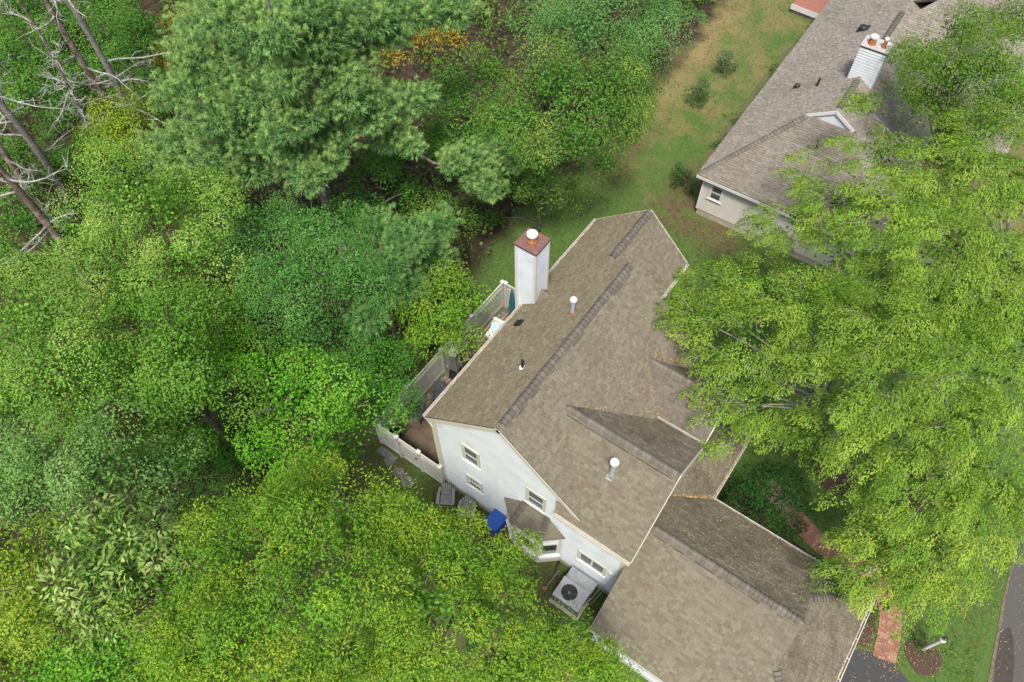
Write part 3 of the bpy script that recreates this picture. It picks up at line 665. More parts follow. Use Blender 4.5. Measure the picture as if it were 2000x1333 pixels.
q = MB(); q.obox(nl(3.6, 38.5, 4.45), (.857, 0, .514), (0, 1, 0), (-.514, 0, .857), .5, .6, .06); q.build('skylight', M_GLASS, nb)

# ---- PART2
# ------------------------------------------------------------------ path, beds
def tri_noise(x, y): return math.sin(x*1.7+y*.6)+math.sin(y*2.3-x*.9)
PC = [(17.0, 3.35), (16.8, 3.75), (16.66, 4.6), (16.42, 5.4), (15.95, 6.0), (15.2, 6.33), (14.2, 6.35), (13.2, 6.4), (11.8, 6.9), (10.6, 7.4), (9.3, 7.6)]
def catmull(pts, k=14):
    out = []
    for i in range(1, len(pts)-2):
        p0, p1, p2, p3 = (np.array(pts[i+j], float) for j in (-1, 0, 1, 2))
        for t in np.linspace(0, 1, k, endpoint=False): out.append(.5*((2*p1)+(-p0+p2)*t+(2*p0-5*p1+4*p2-p3)*t*t+(-p0+3*p1-3*p2+p3)*t**3))
    out.append(np.array(pts[-2], float)); return out
cl = catmull(PC); PW = .39
lf, rg = [], []
for i, c in enumerate(cl):
    d = cl[min(i+1, len(cl)-1)]-cl[max(i-1, 0)]; d /= np.hypot(*d); nrm = np.array((-d[1], d[0])); lf.append(c+nrm*PW); rg.append(c-nrm*PW)
mb = MB()
for i in range(len(cl)-1): mb.add([(*lf[i], .02), (*lf[i+1], .02), (*rg[i+1], .02), (*rg[i], .02)], [(3, 2, 1, 0)])
path = prop(mb.build('brick_path', M_MORTAR), 'curved red brick path from the driveway to the porch', None, None, 'structure')
BC = [(.225,.105,.065), (.255,.13,.085), (.20,.092,.062), (.28,.16,.11), (.17,.092,.075)]
bms = []
for c in BC:
    mb = MB(); mb.box(-.049, .049, -.096, .096, 0, .03, c); bms.append(mb.mesh('brick', M_BRICK, attr=True))
acc = 0; nb_ = 0; row = 0
for i in range(len(cl)-1):
    seg = cl[i+1]-cl[i]; L = np.hypot(*seg); d = seg/L; nrm = np.array((-d[1], d[0]))
    while acc < L:
        p = cl[i]+d*acc; ang = math.atan2(d[1], d[0])
        offs = (-.29, -.0965, .0965, .29) if row % 2 == 0 else (-.345, -.193, 0, .193, .345)
        for o_ in offs:
            if nb_ >= 298: break
            b_ = link('brick', random.choice(bms), path, (*(p+nrm*o_), .018+random.uniform(-.002, .007)), ang+random.uniform(-.03, .03)); nb_ += 1
            if abs(o_) > .34: b_.scale = (1, .5, 1)
        row += 1; acc += .104
    acc -= L
def bed(label, pts, h=.06, m=M_MULCH):
    s_ = smooth_poly(pts, 5); c = np.mean(pts, 0); mb = MB(); k = len(s_)
    rings = [(1, .003), (.93, h*.6), (.6, h), (.25, h*1.1)]
    for f, z in rings:
        for i, p in enumerate(s_): q = c+(np.array(p)-c)*f*(1+.03*math.sin(i*2.1)); mb.v.append((q[0], q[1], z+.01*random.random())); mb.c.append((1, 1, 1))
    for r_ in range(3):
        for i in range(k): mb.f.append((r_*k+i, r_*k+(i+1) % k, (r_+1)*k+(i+1) % k, (r_+1)*k+i))
    mb.f.append(tuple(3*k+i for i in range(k)))
    return prop(mb.build('mulch_bed', m), label, None, None, 'structure')
bed('mulch bed between the garage corner and the brick path', [(15.1, 3.5), (15.6, 3.55), (16.15, 3.8), (16.2, 4.4), (16.0, 5.1), (15.5, 5.7), (14.8, 5.85), (13.5, 5.75), (11, 6.1), (9.6, 6.6), (9.4, 4.7), (12, 4.75), (14.9, 4.7)])
def circ(x, y, r, n=9): return [(x+r*math.cos(2*math.pi*i/n)*random.uniform(.9, 1.1), y+r*math.sin(2*math.pi*i/n)*random.uniform(.9, 1.1)) for i in range(n)]
bed('round dark mulch bed at the foot of the white lamp post', circ(17.9, 4.62, .62))
bed('mulch ring around the locust trunk nearest the house', circ(12.73, 9.54, .9))
bed('mulch ring around the locust trunk nearest the street', circ(15.63, 10.91, 1.0))
bed('soil strip with shrubs along the beige house wall', [(.6, 22), (1.0, 24), (.9, 30), (.7, 36), (.0, 37.5), (-.6, 34), (-.5, 28), (-.3, 23)], .05, M_SOILG)
for k, (x, y, r_) in enumerate(((-1.89, -.79, .3), (-1.36, -.9, .33), (-2.55, -.62, .27))):
    mb = MB(); mb.prism([(x+r_*math.cos(t+.5)*1.05, y+r_*math.sin(t+.5)*.85, .03) for t in np.linspace(0, 2*math.pi, 7)[:-1]], (0, 0, 1), .05)
    prop(mb.build('stepping_stone', M_SLATE, bevel=.008), ['hexagonal grey stepping stone nearest the gate', 'hexagonal grey stepping stone farthest from the fence corner', 'half hidden grey stepping stone nearest the fence corner'][k], 'stepping stone', 'stepping stones by the gate')
mb = MB(); mb.prism([(-3.3, -.62, .05), (-2.35, -.62, .05), (-2.35, -.3, .05), (-3.3, -.3, .05)], (0, 0, 1), .04)
prop(mb.build('paving_slab', M_SLATE, bevel=.008), 'long grey slab under the fence corner panel', 'paving slab')

# ------------------------------------------------------------------ fence
FH = 1.78
def fence_run(label, posts, gate=None):
    p0 = Vector((*posts[0], 0)); f = empty('fence', p0, label, 'fence', 'white vinyl fence runs around the patio')
    for i, p in enumerate(posts):
        o = Vector((*p, 0))-p0
        pm = MB(); pm.box(o.x-.06, o.x+.06, o.y-.06, o.y+.06, 0, FH+.04); pm.build('post', M_VINYL, f)
        c = MB(); c.box(o.x-.085, o.x+.085, o.y-.085, o.y+.085, FH+.041, FH+.075); c.add([(o.x-.07, o.y-.07, FH+.076), (o.x+.07, o.y-.07, FH+.076), (o.x+.07, o.y+.07, FH+.076), (o.x-.07, o.y+.07, FH+.076), (o.x, o.y, FH+.12)], [(0,1,4),(1,2,4),(2,3,4),(3,0,4)])
        c.build('post_cap', M_WHITE, f)
    for i in range(len(posts)-1):
        a, b = Vector((*posts[i], 0)), Vector((*posts[i+1], 0)); d = (b-a); L = d.length-.13; d.normalize(); a = a-p0+d*.065; n = Vector((d.y, -d.x, 0)); u = Vector((0, 0, 1))
        par = f; isg = gate == i
        if isg: par = empty('gate', a); par.parent = f; a = Vector((0, 0, 0)); a = a+d*.02; L -= .04
        for z_, t_, h_ in ((.13, .025, .07), (1.42, .025, .04), (1.74, .03, .04)): r = MB(); r.obox(a+d*L/2+u*z_, d, n, u, L/2, t_, h_); r.build('rail', M_VINYL, par)
        if isg:
            for t in (.05, L-.05): r = MB(); r.obox(a+d*t+u*.9, d, n, u, .05, .028, .72); r.build('stile', M_VINYL, par)
        k = max(3, int(L/.15)); w = L/k
        pb = MB()
        for j in range(k): pb.obox(a+d*(w*(j+.5))+u*.79, d, n, u, w/2-.005, .012+.002*(j % 2), .6)
        pb.obox(a+d*L/2+u*.79, d, n, u, L/2, .006, .59); pb.build('panel', M_VINYL, par)
        lt = MB(); x = 0
        while x < L:
            for sg_ in (-1, 1):
                c0 = a+d*(x if sg_ > 0 else min(x+.24, L))+u*1.46; c1 = a+d*(min(x+.24, L) if sg_ > 0 else x)+u*1.70
                lt.bar(c0+n*.006*sg_, c1+n*.006*sg_, .008, .03, up=n)
            x += .12
        lt.build('lattice', M_VINYL, par)
        if isg:
            h = MB()
            for zz in (.35, 1.35): h.obox(a+d*.02-n*-.03+u*zz, d, n, u, .09, .008, .03)
            h.build('hinge', M_BLACK, par)
            h = MB(); h.obox(a+d*(L-.03)+n*.035+u*1.05, d, n, u, .07, .012, .04); h.tube([a+d*(L-.12)+n*.03+u*.98, a+d*(L-.12)+n*.07+u*1.0, a+d*(L-.12)+n*.07+u*1.12], .012, 5); h.build('latch', M_BLACK, par)
fence_run('long white fence run with lattice top at the back of the patio', [(-3.4, 2.0), (-3.4, 4.1), (-3.4, 6.25), (-3.4, 8.57)])
fence_run('white fence with a black hinged gate beside the near gable', [(-3.38, -.15), (-2.28, -.15), (-1.15, -.15), (-.07, -.15)], gate=1)
fence_run('short white fence run between patio corner and chimney', [(-3.24, 8.6), (-.72, 8.6)])
fence_run('white fence run from the near corner behind the grey chairs', [(-3.4, .03), (-3.4, 1.85)])

# ------------------------------------------------------------------ furniture
def adirondack(loc, rz, label, m, first=None):
    if first: return tree_copy(first, loc, rz, label)
    c = empty('adirondack_chair', loc, label, 'chair', 'adirondack chairs', rz); c.scale = (.88, .88, .88)
    for s in (-1, 1):
        l = MB(); l.box(s*.29-.025, s*.29+.025, -.42, -.32, 0, .52); l.build('leg', m, c)
        l = MB(); l.bar((s*.26, -.38, .34), (s*.26, .5, .06), .04, .11); l.build('leg', m, c)
        a = MB(); a.prism([(s*.27, -.47, .56), (s*.42, -.45, .56), (s*.42, -.2, .56), (s*.37, .32, .56), (s*.28, .32, .56)][::s], (0, 0, 1), .03); a.build('armrest', m, c, bevel=.006)
    for k in range(6):
        t = k/5; s_ = MB(); s_.bar((-.25, -.36+.5*t, .37-.13*t), (.25, -.36+.5*t, .37-.13*t), .085, .022); s_.build('seat_slat', m, c)
    for k in range(-3, 4):
        h = .80-.03*k*k; x0, x1 = k*.066, k*.094
        s_ = MB(); s_.bar((x0, .12, .22), (x1, .12+h*.34, .22+h*.94), .066, .022, up=(0, -1, .36)); s_.build('back_slat', m, c)
    s_ = MB(); s_.bar((-.3, .32, .5), (.3, .32, .5), .05, .06); s_.bar((-.24, .2, .26), (.24, .2, .26), .05, .05); s_.build('back_brace', m, c)
    return c
dark = adirondack((-2.72, 2.95, .02), R(38), 'dark grey adirondack chair with cushion facing the camera on the patio', M_GREYCH)
cu = MB(); cu.bar((-0, -.36, .41), (0, .12, .31), .5, .06); cu.bar((0, .15, .34), (0, .36, .82), .46, .06, up=(0, -1, .4)); o = cu.build('chair_cushion', M_GREYCH, None, bevel=.02, loc=(-2.72, 2.95, .02), rz=R(38)); prop(o, 'dark grey cushion on the patio adirondack chair', 'cushion')
adirondack((-2.92, 1.72, .02), R(88), 'dark grey adirondack chair turned toward the house at the patio corner', None, dark)
lg = adirondack((.42, -.55, 0), R(32), 'light grey adirondack chair on the lawn below the lower window', M_LGREYCH)
adirondack((1.42, -.5, 0), R(30), 'light grey adirondack chair half hidden behind the yellow green tree', None, lg)
# lounge chair
lc = empty('lounge_chair', (-2.66, 6.95, .02), 'wicker lounge chair with white cushions on the patio', 'chair', None, R(4))
w = MB(); w.box(-.4, .4, -.42, .42, .12, .26); w.box(-.4, -.31, -.42, .42, .26, .58); w.box(.31, .4, -.42, .42, .26, .58); w.box(-.31, .31, .32, .42, .26, .72); w.build('frame', M_WICK, lc, bevel=.02)
for x in (-.35, .35):
    for y in (-.37, .37): l = MB(); l.box(x-.03, x+.03, y-.03, y+.03, 0, .12); l.build('leg', M_WICK, lc)
w = MB(); w.box(-.305, .305, -.45, .3, .27, .42); w.build('seat_cushion', M_CUSH, lc, bevel=.04)
w = MB(); w.bar((0, .24, .42), (0, .36, .9), .6, .14, up=(0, -1, .3)); w.build('back_cushion', M_CUSH, lc, bevel=.04)
w = MB(); w.bar((0, -.02, .46), (0, .16, .84), .46, .13, up=(0, -1, .3)); prop(w.build('pillow', M_BLUEP, None, bevel=.045, loc=(-2.66, 6.95, .02), rz=R(14)), 'pale blue pillow lying on the white lounge chair', 'pillow')
# pyramid patio heater
ht = empty('patio_heater', (-2.8, 4.2, .02), 'steel pyramid patio heater with glass tube and black base', 'patio heater', None, R(10))
w = MB(); w.add([(-.25,-.25,.02),(.25,-.25,.02),(.25,.25,.02),(-.25,.25,.02),(-.2,-.2,.8),(.2,-.2,.8),(.2,.2,.8),(-.2,.2,.8)], [(0,3,2,1),(4,5,6,7),(0,1,5,4),(1,2,6,5),(2,3,7,6),(3,0,4,7)]); w.build('base', M_BLACK, ht)
w = MB(); w.add([(-.2,-.2,.81),(.2,-.2,.81),(.2,.2,.81),(-.2,.2,.81),(-.1,-.1,1.95),(.1,-.1,1.95),(.1,.1,1.95),(-.1,.1,1.95)], [(0,3,2,1),(4,5,6,7),(0,1,5,4),(1,2,6,5),(2,3,7,6),(3,0,4,7)]); w.build('guard', M_STEEL, ht)
for sx in (-1, 1):
    for sy in (-1, 1): w = MB(); w.bar((sx*.27, sy*.27, 0), (sx*.115, sy*.115, 2.0), .035, .035); w.build('leg', M_STEEL, ht)
w = MB(); w.add([(-.2,-.2,2.0),(.2,-.2,2.0),(.2,.2,2.0),(-.2,.2,2.0),(-.13,-.13,2.14),(.13,-.13,2.14),(.13,.13,2.14),(-.13,.13,2.14)], [(0,3,2,1),(4,5,6,7),(0,1,5,4),(1,2,6,5),(2,3,7,6),(3,0,4,7)]); w.build('hood', M_CAPW, ht)
# closed umbrella
um = empty('patio_umbrella', (-2.62, 8.22, .02), 'closed teal patio umbrella in the corner next to the chimney', 'umbrella')
w = MB(); w.tube([(0, 0, 0), (0, 0, 2.25)], .022, 8); w.build('pole', M_LGREYCH, um)
w = MB(); w.lathe((0, 0, 0), [(.24, 0), (.24, .06), (.06, .1)], 16); w.build('base', M_BLACK, um)
w = MB(); n_ = 16
for (z, r_) in ((.55, .2), (.7, .19), (1.2, .15), (1.8, .09), (2.18, .03)):
    for j in range(n_): t = 2*math.pi*j/n_; rr = r_*(1 if j % 2 else .66); w.v.append((rr*math.cos(t), rr*math.sin(t), z)); w.c.append((1, 1, 1))
for i in range(4):
    for j in range(n_): w.f.append((i*n_+j, i*n_+(j+1) % n_, (i+1)*n_+(j+1) % n_, (i+1)*n_+j))
w.f.append(tuple(4*n_+j for j in range(n_))); w.build('canopy', M_TEAL, um)
# pots, tub
pt = empty('flower_pot', (-3.02, 4.95, .02), 'round terracotta pot of soil beside the patio heater', 'flower pot')
w = MB(); w.lathe((0, 0, 0), [(.15, 0), (.24, .4), (.27, .41), (.27, .47), (.22, .47), (.21, .42)], 20); w.build('pot', M_TERRA, pt)
w = MB(); w.lathe((0, 0, .4), [(.208, 0), (.2, .03), (.02, .045)], 16); w.build('soil', M_SOIL, pt)
tb = MB(); tb.lathe((-3.08, .42, .02), [(.16, 0), (.22, .3), (.24, .31), (.24, .34), (.2, .34), (.18, .1), (.02, .09)], 16); prop(tb.build('tub', M_BLACK), 'black plastic tub inside the near fence corner', 'tub')
# river stones along the fence
sv = MB()
def pebble(mb, c, r, col):
    a = random.random()*6; u = [(math.cos(a+t), math.sin(a+t)) for t in np.linspace(0, 2*math.pi, 7)[:-1]]; k = random.uniform(.6, 1)
    mb.add([(c[0]+x*r, c[1]+y*r*k, c[2]) for x, y in u]+[(c[0]+x*r*.7, c[1]+y*r*k*.7, c[2]+r*.55) for x, y in u], [(i, (i+1) % 6, 6+(i+1) % 6, 6+i) for i in range(6)]+[tuple(range(6, 12))], col)
for i in range(420):
    g_ = random.uniform(.08, .26); pebble(sv, (-3.12+random.uniform(-.13, .16), random.uniform(.8, 8.3), .018), random.uniform(.035, .075), (g_, g_*.92, g_*.8))
prop(sv.build('river_stones', M_STONE, attr=True), 'pale river stones in a strip along the back fence', 'stones', None, 'stuff')
ed = MB(); ed.box(-2.94, -2.9, .75, 8.3, .021, .1); prop(ed.build('edging_board', M_WICK), 'wooden edging board in front of the river stones', 'edging')

# blue recycling bin
bn = empty('recycling_bin', (2.74, -.36, 0), 'blue plastic bin with a faded lid below the gable wall', 'bin', None, R(-6))
w = MB(); w.add([(-.24,-.26,.05),(.24,-.26,.05),(.24,.26,.05),(-.24,.26,.05),(-.29,-.33,.92),(.29,-.33,.92),(.29,.3,.92),(-.29,.3,.92)], [(0,3,2,1),(4,5,6,7),(0,1,5,4),(1,2,6,5),(2,3,7,6),(3,0,4,7)]); w.build('body', M_BLUE, bn, bevel=.015)
w = MB(); w.prism([(-.31,-.36,.95),(.31,-.36,.95),(.31,.32,.99),(-.31,.32,.99)], (0, 0, 1), .04); w.build('lid', M_BLUE, bn, bevel=.012)
for s in (-1, 1): w = MB(); w.tube([(s*.22, .3, .1), (s*.28, .3, .1)], .1, 12); w.build('wheel', M_BLACK, bn)
w = MB(); w.tube([(-.25, .38, .92), (.25, .38, .92)], .016, 6); w.build('handle', M_BLUE, bn)
# air conditioner
ac = empty('air_conditioner', (6.6, -1.0, 0), 'square grey air conditioner with a round fan on top', 'air conditioner')
AW, AD, AH = .53, .39, .86
w = MB(); w.box(-AW-.1, AW+.1, -AD-.1, AD+.1, -.02, .06); w.build('pad', M_CONC, ac)
w = MB(); w.box(-AW+.03, AW-.03, -AD+.03, AD-.03, .06, AH-.045)
w.build('coil', M_INNER, ac)
w = MB()
for k in range(13):
    z = .12+k*.053
    w.box(-AW, AW, -AD, -AD+.02, z, z+.018); w.box(-AW, AW, AD-.02, AD, z, z+.018); w.box(-AW, -AW+.02, -AD+.021, AD-.021, z, z+.018); w.box(AW-.02, AW, -AD+.021, AD-.021, z, z+.018)
for x in (-1, 1):
    for y in (-1, 1): w.box(x*AW-.025+x*.003, x*AW+.025+x*.003, y*AD-.025+y*.003, y*AD+.025+y*.003, .06, AH-.04)
w.build('grille', M_ACD, ac)
# top panel with a round opening
fr = .30; fcx, fcy = -.08, .0; w = MB(); nn_ = 32
outer = []
for j in range(nn_):
    t = 2*math.pi*j/nn_; cx, cy = math.cos(t), math.sin(t)
    k = min((AW+.02-(fcx if cx > 0 else -fcx))/abs(cx) if abs(cx) > 1e-6 else 9, (AD+.02)/abs(cy) if abs(cy) > 1e-6 else 9); outer.append((fcx+cx*k, fcy+cy*k))
for ring, z in (([(fcx+fr*math.cos(2*math.pi*j/nn_), fcy+fr*math.sin(2*math.pi*j/nn_)) for j in range(nn_)], AH-.05), ([(fcx+fr*math.cos(2*math.pi*j/nn_), fcy+fr*math.sin(2*math.pi*j/nn_)) for j in range(nn_)], AH+.02), ([(fcx+1.06*fr*math.cos(2*math.pi*j/nn_), fcy+1.06*fr*math.sin(2*math.pi*j/nn_)) for j in range(nn_)], AH+.025), (outer, AH), (outer, AH-.04)):
    for p in ring: w.v.append((*p, z)); w.c.append((1, 1, 1))
for i in range(4):
    for j in range(nn_): w.f.append((i*nn_+j, i*nn_+(j+1) % nn_, (i+1)*nn_+(j+1) % nn_, (i+1)*nn_+j))
# corner fill
for cx, cy in ((1, 1), (1, -1), (-1, 1), (-1, -1)): w.box(cx*AW-.09+(.0 if cx < 0 else .0), cx*AW+.09 if cx < 0 else AW+.02, 0, .001, AH-.04, AH-.039)
w.build('top_panel', M_ACW, ac)
cp = MB()
for cx in (-1, 1):
    for cy in (-1, 1): cp.box(min(cx*(AW+.021), cx*(AW-.1)), max(cx*(AW+.021), cx*(AW-.1)), min(cy*(AD+.021), cy*(AD-.1)), max(cy*(AD+.021), cy*(AD-.1)), AH-.045, AH+.003)
cp.build('corner_cap', M_ACW, ac)
w = MB(); w.lathe((fcx, fcy, AH-.15), [(fr-.005, 0), (.01, .001)], 24); w.build('fan_housing', mat('fan_back', (.62, .58, .47), .7, noise=.3, nscale=6), ac)
hub = MB(); hub.lathe((fcx, fcy, AH-.07), [(.05, 0), (.05, .06), (.02, .07)], 12); hub.build('fan_hub', M_ACW, ac)
for k in range(5):
    w = MB(); t0 = 2*math.pi*k/5; pts = []
    for r_, dt, zz in ((.05, -.35, .0), (.285, -.42, -.05), (.285, .42, .03), (.05, .35, .02)): pts.append((fcx+r_*math.cos(t0+dt), fcy+r_*math.sin(t0+dt), AH-.06+zz))
    w.add(pts, [(0, 1, 2, 3)]); w.build('blade', M_FAN, ac)
w = MB()
for r_ in (.1, .2, .3):
    ps = [(fcx+r_*math.cos(t), fcy+r_*math.sin(t), AH+.03-.004*r_/.3) for t in np.linspace(0, 2*math.pi, 25)]; w.tube(ps, .0022, 3, cap=False)
for k in range(4): t = math.pi*k/4+.3; w.bar((fcx-.3*math.cos(t), fcy-.3*math.sin(t), AH+.03), (fcx+.3*math.cos(t), fcy+.3*math.sin(t), AH+.03), .008, .006)
w.build('fan_guard', M_ACD, ac)
ub = MB(); ub.box(6.1, 7.16, -.56, -.1, 0, .72); ub.box(6.08, 7.18, -.58, -.09, .721, .75); prop(ub.build('utility_box', M_GALV, bevel=.006), 'galvanised metal box between the air conditioner and wall', 'metal box')
rk = empty('garden_rake', (5.62, -1.15, 0), 'long handled tool with a rusty head lying beside the air conditioner', 'garden tool')
w = MB(); w.tube([(0, -.02, .06), (.1, .72, .42)], .016, 6); w.build('handle', M_LGREYCH, rk)
w = MB(); w.bar((-.09, -.1, .03), (.06, .0, .07), .13, .025); w.build('head', M_RUST, rk)
w = MB(); w.tube([(5.55, -.15, .32), (5.52, -.3, .15), (5.62, -.55, .09), (5.8, -.62, .07)], .045, 8); prop(w.build('drain_hose', M_BLACK), 'black drain hose at the foot of the siding wall', 'hose')
w = MB()
for k in range(2): w.tube([(7.3+.1*k, -.03, .8-.08*k), (7.35+.12*k, -.3, .9-.1*k), (7.25+.1*k, -.8, .5)], .012, 5)
prop(w.build('refrigerant_lines', M_LGREYCH), 'thin grey pipes between the air conditioner and garage', 'pipes')
# lamp post
lp = empty('lamp_post', (17.8, 4.84, 0), 'white lamp post in a mulch bed by the brick path', 'lamp post')
w = MB(); w.tube([(0, 0, 0), (0, 0, 1.55)], .06, 12); w.build('post', M_WHITE, lp)
w = MB(); w.lathe((0, 0, 1.5), [(.065, 0), (.1, .02), (.1, .09), (.075, .12), (.075, .2)], 14); w.build('collar', M_CREAM, lp)
w = MB(); w.lathe((0, 0, 1.7), [(.06, 0), (.075, .05), (.075, .1), (.03, .12)], 12); w.build('socket', M_BLACK, lp)
# garden deck of the next house
dk = empty('deck', (-2.1, 38.25, 0), 'red brown timber deck with a white skirt beyond the lawn', 'deck', None, R(-3))
for k in range(12): w = MB(); w.box(0, 1.9, .02+k*.2, .205+k*.2, .56, .6); w.build('deck_board', M_RED, dk)
w = MB(); w.box(0, 1.9, 0, .015, .25, .6); w.box(0, .015, .016, 2.4, .25, .6); w.build('skirt', M_WHITE, dk)
w = MB(); w.box(.05, 1.85, .06, 2.4, 0, .559); w.build('frame', M_BARK, dk)

# ------------------------------------------------------------------ vegetation
def unit(a): return a/np.maximum(np.linalg.norm(a, axis=-1, keepdims=True), 1e-9)
UPV = np.array((0, 0, 1.))
class Leaves:
    def __init__(s): s.V = []; s.C = []; s.T = []; s.TC = []
    def add(s, P, D, N, L, W, C, fold=.18, droop=.12):
        n = len(P)
        if n == 0: return
        D = unit(D); S = unit(np.cross(N, D)); N = np.cross(D, S); L = np.broadcast_to(np.asarray(L, float), (n,))[:, None]; W = np.broadcast_to(np.asarray(W, float), (n,))[:, None]
        tip = P+D*L-N*droop*L; mid = P+D*L*.48
        V = np.stack([P, mid-S*W/2+N*fold*W, tip, mid+S*W/2+N*fold*W], 1).reshape(-1, 3)
        s.V.append(V); s.C.append(np.repeat(C, 4, 0))
    def needles(s, P, D, L, W, C):
        S = unit(np.cross(D, UPV+RNG.normal(0, .4, P.shape))); V = np.stack([P-S*W/2, P+S*W/2, P+D*np.asarray(L)[:, None]], 1).reshape(-1, 3)
        s.T.append(V); s.TC.append(np.repeat(C, 3, 0))
    def build(s, name, m, parent=None):
        if s.V:
            V = np.concatenate(s.V); C = np.concatenate(s.C); F = np.arange(len(V)).reshape(-1, 4)
        else:
            V = np.concatenate(s.T); C = np.concatenate(s.TC); F = np.arange(len(V)).reshape(-1, 3)
        global TRI; TRI += len(F)*(2 if s.V else 1)
        o = link(name, np_mesh(name, V, F, np.clip(C, 0, 1), m), parent); return o
TRI = 0

def tint(n, base, tip, f, var=.16):
    """f (n,) 0..1 mix to tip colour, random brightness"""
    b = np.array(base)[None]; t = np.array(tip)[None]; f = np.asarray(f)[:, None]
    return (b*(1-f)+t*f)*(1+RNG.normal(0, var, (n, 1)))*(1+RNG.normal(0, .06, (n, 3)))

def lobe_surface(lobes, dens, zmin=-.45, squash=.82, inside=.80, gap=.28):
    """points and outward normals on the outside of a heap of rounded lobes, with holes"""
    PP, NN, LL = [], [], []
    L = np.array(lobes)
    for i, (x, y, z, r) in enumerate(lobes):
        n = int(dens*4*math.pi*r*r*.75)
        d = unit(RNG.normal(0, 1, (n, 3))); d = d[d[:, 2] > zmin]
        ph = RNG.uniform(0, 6, 6)
        bump = 1+.20*np.sin(3.1*d[:, 0]+ph[0])*np.sin(2.7*d[:, 1]+ph[1])+.10*np.sin(6*d[:, 0]+ph[2])*np.sin(6.5*d[:, 1]+ph[3])*np.cos(5*d[:, 2]+ph[4])
        rad = bump*(.68+.36*RNG.random(len(d)))
        P = np.array((x, y, z))+d*rad[:, None]*r*np.array((1, 1, squash))
        g = np.sin(P[:, 0]*2.1+ph[0])*np.sin(P[:, 1]*2.3+ph[1])*np.sin(P[:, 2]*2.2+ph[5])
        keep = g > -1+gap*1.6 if gap else np.ones(len(P), bool)
        for j in range(len(lobes)):
            if j != i:
                q = (P-L[j, :3])/(L[j, 3]*np.array((1, 1, squash))); keep &= (q*q).sum(1) > inside**2
        PP.append(P[keep]); NN.append(d[keep]); LL.append(np.full(keep.sum(), i))
    return np.concatenate(PP), np.concatenate(NN), np.concatenate(LL)

def spray(lv, P, N, R_, nl, L, W, base, tip, tipf, up=.55, jit=.5, droop=.12, dome=.8, upright=0., var=.06, fold=.18):
    """around every point a small leafy dome: leaves over its outside, new leaves at its top, lightened to paint in light from above"""
    k = len(P)
    if k == 0: return
    A = unit(N*(1-up)+UPV*up+RNG.normal(0, .22, (k, 3))); B = unit(np.cross(A, RNG.normal(0, 1, (k, 3)))); Cc = np.cross(A, B)
    n = k*nl; idx = np.repeat(np.arange(k), nl)
    Rr = R_*(.6+.8*RNG.random(k))[idx]
    th = np.arccos(1-1.35*RNG.random(n)); ph = RNG.random(n)*2*math.pi
    lump = 1+.22*np.sin(3*ph+idx)*np.sin(2.3*th+idx*.7)
    rad = B[idx]*np.cos(ph)[:, None]+Cc[idx]*np.sin(ph)[:, None]
    dn_ = rad*np.sin(th)[:, None]+A[idx]*np.cos(th)[:, None]
    dep = (1-.45*RNG.random(n)**2)*lump*Rr
    pos = P[idx]+(rad*np.sin(th)[:, None]+A[idx]*(np.cos(th)*dome)[:, None])*dep[:, None]-A[idx]*(.25*Rr)[:, None]
    Nn = unit(dn_*.75+UPV*.3+RNG.normal(0, jit, (n, 3))); D = unit(rad*(1-upright)+dn_*upright+RNG.normal(0, .4, (n, 3))-UPV*.15)
    cv = np.clip(tipf*2.2*RNG.random(k), 0, 1)[idx]; f = np.clip((cv+.12*tipf)*(.65+.4*RNG.random(n))*(.15+1.1*np.clip(np.cos(th), 0, 1)**1.3), 0, 1)  # more tip colour toward the dome top: top light painted into the leaves
    br = (1+RNG.normal(0, .09, k))[idx][:, None]
    lv.add(pos, D, Nn, L*(.65+.7*RNG.random(n)), W*(.65+.7*RNG.random(n)), tint(n, base, tip, f, var)*br, fold, droop)

def fill(lv, lobes, dens, col, size, squash=.82, rr=(.35, .72)):
    for (x, y, z, r) in lobes:
        n = int(dens*4*math.pi*r*r*.4); d = unit(RNG.normal(0, 1, (n, 3))); P = np.array((x, y, z))+d*(RNG.uniform(*rr, n)*r)[:, None]*np.array((1, 1, squash))
        lv.add(P, RNG.normal(0, 1, (n, 3)), unit(d+RNG.normal(0, .6, (n, 3))), size*(.7+.6*RNG.random(n)), size*.7, tint(n, col, col, np.zeros(n), .2))

def limbs(mb, lobes, base, tr=.16, tw=.025, twigs=5, r_from=.35):
    L = np.array(lobes); c = L[:, :3].mean(0); top = L[:, 2].max()
    b = np.array((base[0], base[1], 0.)); ax = np.array((c[0]*.6+b[0]*.4, c[1]*.6+b[1]*.4, top))
    tp = [b+(ax-b)*t+np.array((.12*math.sin(5*t+b[0]), .12*math.cos(4*t+b[1]), 0))*(t > 0) for t in np.linspace(0, .9, 7)]
    mb.tube([(b[0], b[1], -.1)]+[tuple(p) for p in tp[1:]], [tr*1.35]+[tr*(1-.75*t) for t in np.linspace(0, 1, 7)][1:], 8)
    for (x, y, z, r) in lobes:
        f = min(.85, max(.25, (z-r*.9)/top)); s0 = b+(ax-b)*f*.8; e = np.array((x, y, z-.1*r)); mid = (s0+e)/2+np.array((random.uniform(-.2, .2), random.uniform(-.2, .2), .25))
        mb.tube([tuple(s0), tuple(mid), tuple(e)], [tr*.42, tr*.3, tr*.16], 5)
        for k in range(twigs):
            d = RNG.normal(0, 1, 3); d[2] = abs(d[2])*.8; d /= np.linalg.norm(d); q = e+d*r*.92; m2 = (e+q)/2+RNG.normal(0, .08, 3)
            mb.tube([tuple(mid*.25+e*.75), tuple(m2), tuple(q)], [tw, tw*.75, tw*.35], 4, cap=False)

